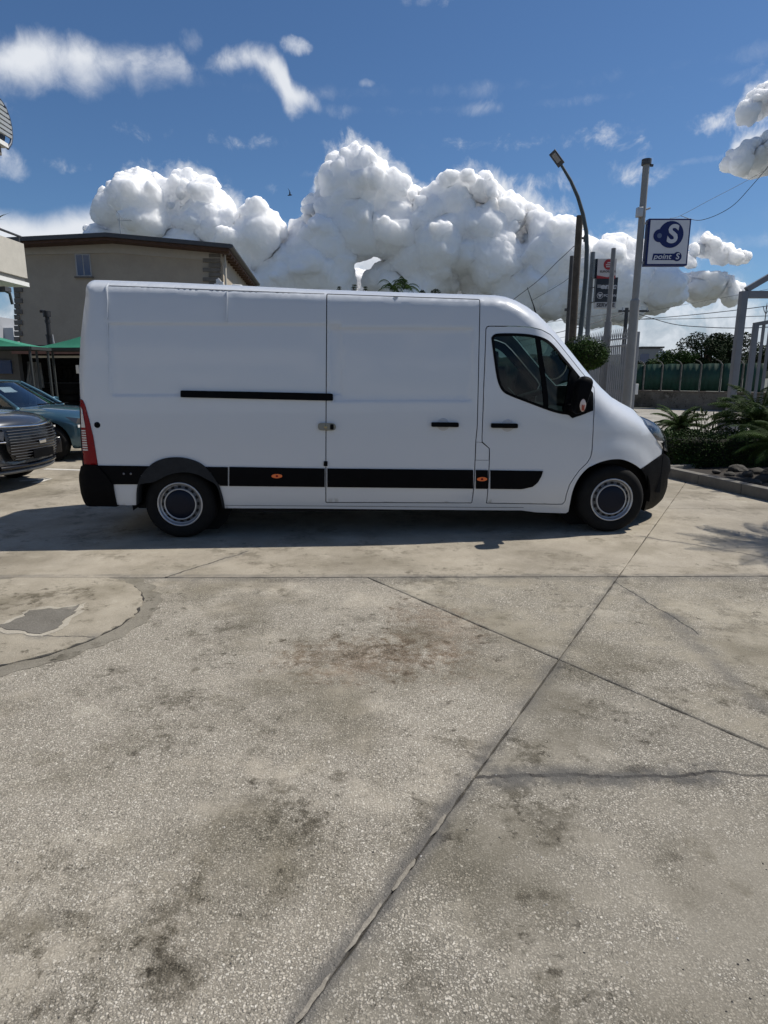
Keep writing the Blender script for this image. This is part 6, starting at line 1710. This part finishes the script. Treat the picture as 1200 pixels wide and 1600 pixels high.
mb.tube([(0, 0, 0), (0, 0, W(995, 520, 20.8).z)], 0.03, 8); mb.build('post', GALV, o); mb = MB(); mb.box((0.07, -0.05, W(990, 608, 20.8).z), (0.14, 0.10, 0.34), bev=0.01); mb.build('box', TRIMW, o)
# wires
WR = mat('wire_black', (0.03, 0.032, 0.036), 0.6)
def wire(label, pts, r=0.012):
    P = [W(x, y, Y) for x, y, Y in pts]; Q = []
    for i in range(len(P) - 1):
        p0, p1, p2, p3 = P[max(i - 1, 0)], P[i], P[i + 1], P[min(i + 2, len(P) - 1)]
        for k in range(8):
            t_ = k / 8; Q.append(0.5 * ((2 * p1) + (p2 - p0) * t_ + (2 * p0 - 5 * p1 + 4 * p2 - p3) * t_ ** 2 + (3 * p1 - p0 - 3 * p2 + p3) * t_ ** 3))
    Q.append(P[-1]); c = Q[0].copy(); mb = MB(); mb.tube([q - c for q in Q], r, 5); o = mb.build('overhead_wire', WR); o.location = c
    tag(o, label, 'wire', 'overhead wires')
wire('slack wire sagging right from the crossarm', [(999, 491, 48), (1050, 506, 44), (1100, 511, 40), (1160, 512.5, 36), (1260, 508, 30)], 0.024)
wire('wire rising gently right from the crossarm', [(982, 500, 48), (1060, 494, 44), (1155, 484, 38), (1270, 468, 32)], 0.022)
wire('lower straight wire right of the crossarm', [(990, 499, 48), (1080, 498, 44), (1155, 495, 40), (1260, 492, 34)], 0.018)
wire('faint high wire behind the square sign cloud', [(1000, 489, 60), (1080, 474, 52), (1158, 460, 44), (1260, 440, 36)], 0.012)
wire('thin wire from the square sign up to the right edge', [(1047, 341, 20), (1063, 337, 20.2), (1110, 312, 20.6), (1160, 286, 21), (1215, 255, 21.4)], 0.006)
wire('thick wire looping under the upper right cloud', [(1063, 337, 20.2), (1095, 344, 20), (1140, 325, 19.6), (1175, 290, 19.2), (1215, 242, 18.8)], 0.009)
wire('wire sloping down left from the wooden pole', [(901, 381, 28), (870, 410, 29), (840, 439, 30), (800, 470, 31), (760, 505, 32)], 0.014)
wire('short slack wire at the thin pole', [(891, 433, 27), (880, 441, 28), (862, 452, 30), (830, 470, 33)], 0.010)
wire('long wire from the crossarm to the left behind the poles', [(976, 487, 48), (920, 495, 46), (860, 503, 44), (780, 515, 42)], 0.018)
wire('thick bundled wire from the crossarm to the left', [(974, 490, 48), (955, 496, 47), (920, 507, 45), (870, 520, 42), (800, 535, 38)], 0.024)
wire('lowest wire left of the crossarm', [(976, 500, 48), (930, 515, 46), (880, 527, 43), (800, 545, 38)], 0.014)
# clipped tree behind the bonnet
tb = W(915, 600, 19.0); tt = thing('topiary_tree', 'round clipped tree behind the van windscreen', 'tree', (tb.x, 19.0, 0))
cz_ = W(914, 556, 19.0).z; mb = MB(); mb.tube([(0, 0, 0), (0.05, 0, cz_ * .5), (0, 0, cz_ - .2)], [0.09, 0.08, 0.06], 8); mb.build('trunk', BARK, tt)
mb = MB(); rg = random.Random(33); leaves(mb, (-0.05, 0, cz_), (0.62, 0.6, 0.44), 6500, 0.035, rg, 0.6)
leaves(mb, (-0.55, 0, cz_ - .04), (0.55, 0.5, 0.42), 2600, 0.035, rg, 0.6); leaves(mb, (0.1, 0, cz_ + .04), (0.58, 0.5, 0.46), 1800, 0.03, rg, 0.6); leaves(mb, (-0.2, 0, cz_ + .2), (0.5, 0.5, 0.40), 1500, 0.03, rg, 0.6); mb.build('crown', LEAFM, tt, fix=False)
mb = MB(); mb.lathe([(0.01, -.38), (0.3, -.3), (0.46, 0), (0.34, .28), (0.01, .36)], (-0.05, 0, cz_), 'Z', 16); mb.build('inner_twigs', MATS['hedge_twigs'], tt)  # dark core, shade within the crown given as colour
# green screened fence on a low wall across the road
A_, B_ = G(790, 629), G(1215, 644); d = (B_ - A_); L = d.length; d.normalize(); rzw = math.atan2(d.y, d.x)
lw = thing('low_wall', 'low weathered concrete wall under the green screen across the road', 'wall', A_)
hw_ = 0.78; mb = MB(); mb.box(d * L / 2 + Vector((0, 0, hw_ / 2)), (L, 0.25, hw_), rz=rzw); mb.build('wall_body', concrete('wall_weathered', (0.17, 0.15, 0.12), 0.2, 1.6), lw)
mb = MB(); mb.box(d * L / 2 + Vector((0, 0, hw_ + 0.02)), (L, 0.30, 0.05), rz=rzw); mb.build('coping', mat('coping_stone', (0.16, 0.13, 0.10), 0.9, vary=0.3), lw)
gf = thing('screen_fence', 'dark green screened fence with hooked concrete posts on the low wall', 'fence', A_ + Vector((0, 0, hw_ + 0.045)))
pitch = 0.87; n = int(L / pitch); fh = 1.22
GSC = mat('screen_green', (0.006, 0.045, 0.030), 0.7, vary=0.35, vscale=1.5)
for i in range(n):
    a = d * (i * pitch + 0.04); b = d * ((i + 1) * pitch - 0.04); mb = MB(); vs = []; k = 10
    nn = Vector((-d.y, d.x, 0))
    for j in range(k + 1):
        p = a.lerp(b, j / k) + nn * (0.025 * math.sin(j * 1.9 + i)); arch = 0.04 * math.sin(math.pi * j / k)
        vs += [p + Vector((0, 0, 0.02)), p + Vector((0, 0, fh + arch))]
    mb.add(vs, [(2 * j, 2 * j + 2, 2 * j + 3, 2 * j + 1) for j in range(k)], True); o = mb.build('screen_panel', GSC, gf, fix=False); o.modifiers.new('t', 'SOLIDIFY').thickness = 0.01
    mb = MB(); p = d * (i * pitch); mb.box(p + Vector((0, 0, fh / 2)), (0.05, 0.08, fh), rz=rzw); mb.tube([p + Vector((0, 0, fh - .02)), p - d * 0.10 + Vector((0, 0, fh + .12)), p - d * 0.30 + Vector((0, 0, fh + .22))], [0.028, 0.026, 0.016], 6); mb.build('post', mat('post_concrete', (0.11, 0.107, 0.098), 0.9, vary=0.2), gf)
    for zz in (0.3, 0.65, 1.0):
        mb = MB(); mb.bar(a + nn * 0.05 + Vector((0, 0, zz)), b + nn * 0.05 + Vector((0, 0, zz)), 0.015); mb.build('strand', GALV, gf)
# trees across the road
def tree(label, px, pyc, Y, rx, rz_, n, size, seed, m, group=None):
    c = W(px, pyc, Y); o = thing('broadleaf_tree', label, 'tree', (c.x, Y, 0), group=group or 'trees across the road'); rg = random.Random(seed); cz = c.z
    mb = MB(); mb.tube([(0, 0, 0), (0.1, 0, cz * .5), (0, 0, cz)], [0.22, 0.17, 0.08], 8)
    cl = []
    for k in range(13):
        a = rg.uniform(0, 6.28); q = Vector((math.cos(a) * rx * rg.uniform(.2, .75), math.sin(a) * rx * rg.uniform(.2, .7), rz_ * rg.uniform(-.6, .7))); cl.append((q, rg.uniform(.28, .48)))
        mb.tube([(0, 0, cz * .55), q * .5 + Vector((0, 0, cz)), q + Vector((0, 0, cz))], [.08, .05, .02], 5, caps=False)
    mb.build('trunk', BARK, o); mb = MB()
    for q, s in cl: leaves(mb, q + Vector((0, 0, cz)), (rx * s, rx * s, rz_ * s * 1.1), n // 13, size, rg, 0.55)
    mb.build('crown', m, o, fix=False); return o
tree('tallest rounded tree above the green fence', 1102, 552, 36, 1.6, 1.15, 6500, 0.075, 41, LEAFD)
tree('dense tree above the green fence against the gate post', 1143, 553, 37, 1.5, 1.1, 5600, 0.075, 42, LEAFD)
tree('low bush left of the tall tree above the green fence', 1060, 564, 36, 1.3, 0.75, 4200, 0.07, 43, LEAFM)
tree('small bush above the left end of the green fence', 1025, 571, 38, 0.9, 0.45, 2400, 0.065, 44, LEAFM)
tree('shrub at the far left end of the green fence by the box', 1000, 574, 38, 0.7, 0.35, 1500, 0.06, 47, LEAFD)
tree('tree hidden mostly behind the gate bars', 1190, 560, 40, 1.7, 1.2, 4200, 0.08, 45, LEAFD)
c = W(1003, 560, 70); fh_ = thing('far_house', 'small grey house with flat roof far beyond the green fence', 'house', (c.x, 70, 0))
zt2 = W(1003, 546, 70).z; mb = MB(); mb.box((0, 0, zt2 / 2), (2.2, 5, zt2)); mb.build('wall', mat('far_wall', (0.27, 0.26, 0.25), 0.9), fh_)
mb = MB(); mb.box((0, 0, zt2 + 0.12), (2.4, 5.3, 0.16)); mb.build('roof', mat('far_roof', (0.10, 0.085, 0.07), 0.9), fh_)
mb = MB(); mb.box((-0.75, -2.52, zt2 - 1.0), (0.9, 0.06, 0.9)); mb.build('window', PANE, fh_); mb = MB(); mb.box((1.05, -2.55, zt2 - 0.7), (0.8, 0.08, 0.9)); mb.build('shutter', TRIMW, fh_)
# distant wooded ridge
rd_ = MB(); rg = random.Random(77)
vs = []; nx = 90
for i in range(nx + 1):
    x = -190 + 420 * i / nx; h = 10 + 3.2 * mnoise.noise(Vector((x * .03, 0, 3))) + 1.6 * mnoise.noise(Vector((x * .2, 0, 7))); vs += [Vector((x, 260, -1)), Vector((x, 262, h * .62)), Vector((x, 290, h))]
rd_.add(vs, [(3 * i, 3 * i + 3, 3 * i + 4, 3 * i + 1) for i in range(nx)] + [(3 * i + 1, 3 * i + 4, 3 * i + 5, 3 * i + 2) for i in range(nx)], True)
struct(rd_.build('hill', mat('wooded_hill', (0.03, 0.042, 0.024), 0.95, vary=0.5, vscale=0.25, bump=1.0, bscale=0.6), fix=False), 'low wooded ridge on the horizon')
# tree tops behind the van roof
pc = W(622, 470, 45); pt = thing('palm_tree', 'feathery palm crown rising behind the van roof', 'palm', (pc.x, 45, 0)); rg = random.Random(4)
ztop = W(622, 436, 45).z; mb = MB(); mb.tube([(0, 0, 0), (0, 0, ztop - 1.2)], [0.3, 0.22], 10); mb.build('trunk', BARK, pt)
for cxx, nn_, s0 in ((-0.55, 16, 1), (0.65, 16, 50)):
    for f in range(nn_):
        a = rg.uniform(0, 6.28); e = rg.uniform(0.3, 1.4); L = rg.uniform(1.0, 1.55); p = Vector((cxx * .75, 0, ztop - 0.62)); pts = [p.copy()]
        for i in range(7): p = p + Vector((math.cos(a) * math.cos(e), math.sin(a) * math.cos(e), math.sin(e))) * L / 7; e -= .28; pts.append(p.copy())
        mb = MB(); sd = Vector((-math.sin(a), math.cos(a), 0))
        for i in range(7):
            for s in (-1, 1):
                for k in (0, .5):
                    q = pts[i].lerp(pts[i + 1], k); tip = q + sd * s * .22 + (pts[i + 1] - pts[i]) * .9 + Vector((0, 0, -.18)); mb.add([q, q + Vector((0, 0, .04)), tip], [(0, 1, 2)])
        mb.tube(pts, 0.02, 4, caps=False); mb.build('frond', mat('palm_far_leaf', (0.05, 0.09, 0.022), 0.7, spec=0.12, vary=0.4, vscale=2), pt, fix=False)
for i, (px, top, w, kind) in enumerate(((553, 446, .12, 'c'), (571, 449, .10, 'c'), (530, 449, .10, 'c'), (681, 451, .35, 'b'), (660, 453, .25, 'b'))):
    lab = ('tiny conifer tip left of the palm behind the van roof', 'conifer tip nearest the palm behind the van roof', 'conifer tip farthest left over the van roof', 'round shrub top right of the palm over the van roof', 'low shrub top between palm and round shrub')[i]
    p = W(px, top, 45); o = thing('distant_tree', lab, 'tree', (p.x, 45, 0), group='tree tops over the van roof'); rg = random.Random(60 + i); mb = MB(); mb.tube([(0, 0, 0), (0, 0, p.z - .1)], [.12, .03], 6); mb.build('trunk', BARK, o); mb = MB()
    if kind == 'c':
        for k in range(9):
            z = p.z - k * .13; r = .04 + k * .045
            leaves(mb, (0, 0, z), (r + w, r + w, .06), 50, 0.05, rg, .3)
    else: leaves(mb, (0, 0, p.z - .3), (w, w, .3), 600, 0.05, rg, .6)
    mb.build('crown', LEAFD, o, fix=False)
# a swift in the sky
bp = W(453, 305, 60); bd = thing('bird', 'small dark bird flying beside the tall cumulus', 'bird', bp)
mb = MB(); mb.tube([(-.22, 0, -.02), (-.1, 0, 0), (.08, 0, .02), (.2, 0, .01)], [.01, .05, .055, .015], 8); mb.build('body', mat('bird_dark', (0.012, 0.012, 0.014), 0.8), bd)
for s in (-1, 1):
    mb = MB(); mb.add([(.06, s * .03, .02), (-.06, s * .03, .02), (-.02, s * .2, .26), (-.12, s * .34, .50), (.02, s * .22, .30)], [(0, 1, 2), (0, 2, 4), (2, 3, 4)]); o = mb.build('wing', MATS['bird_dark'], bd); o.modifiers.new('t', 'SOLIDIFY').thickness = 0.012
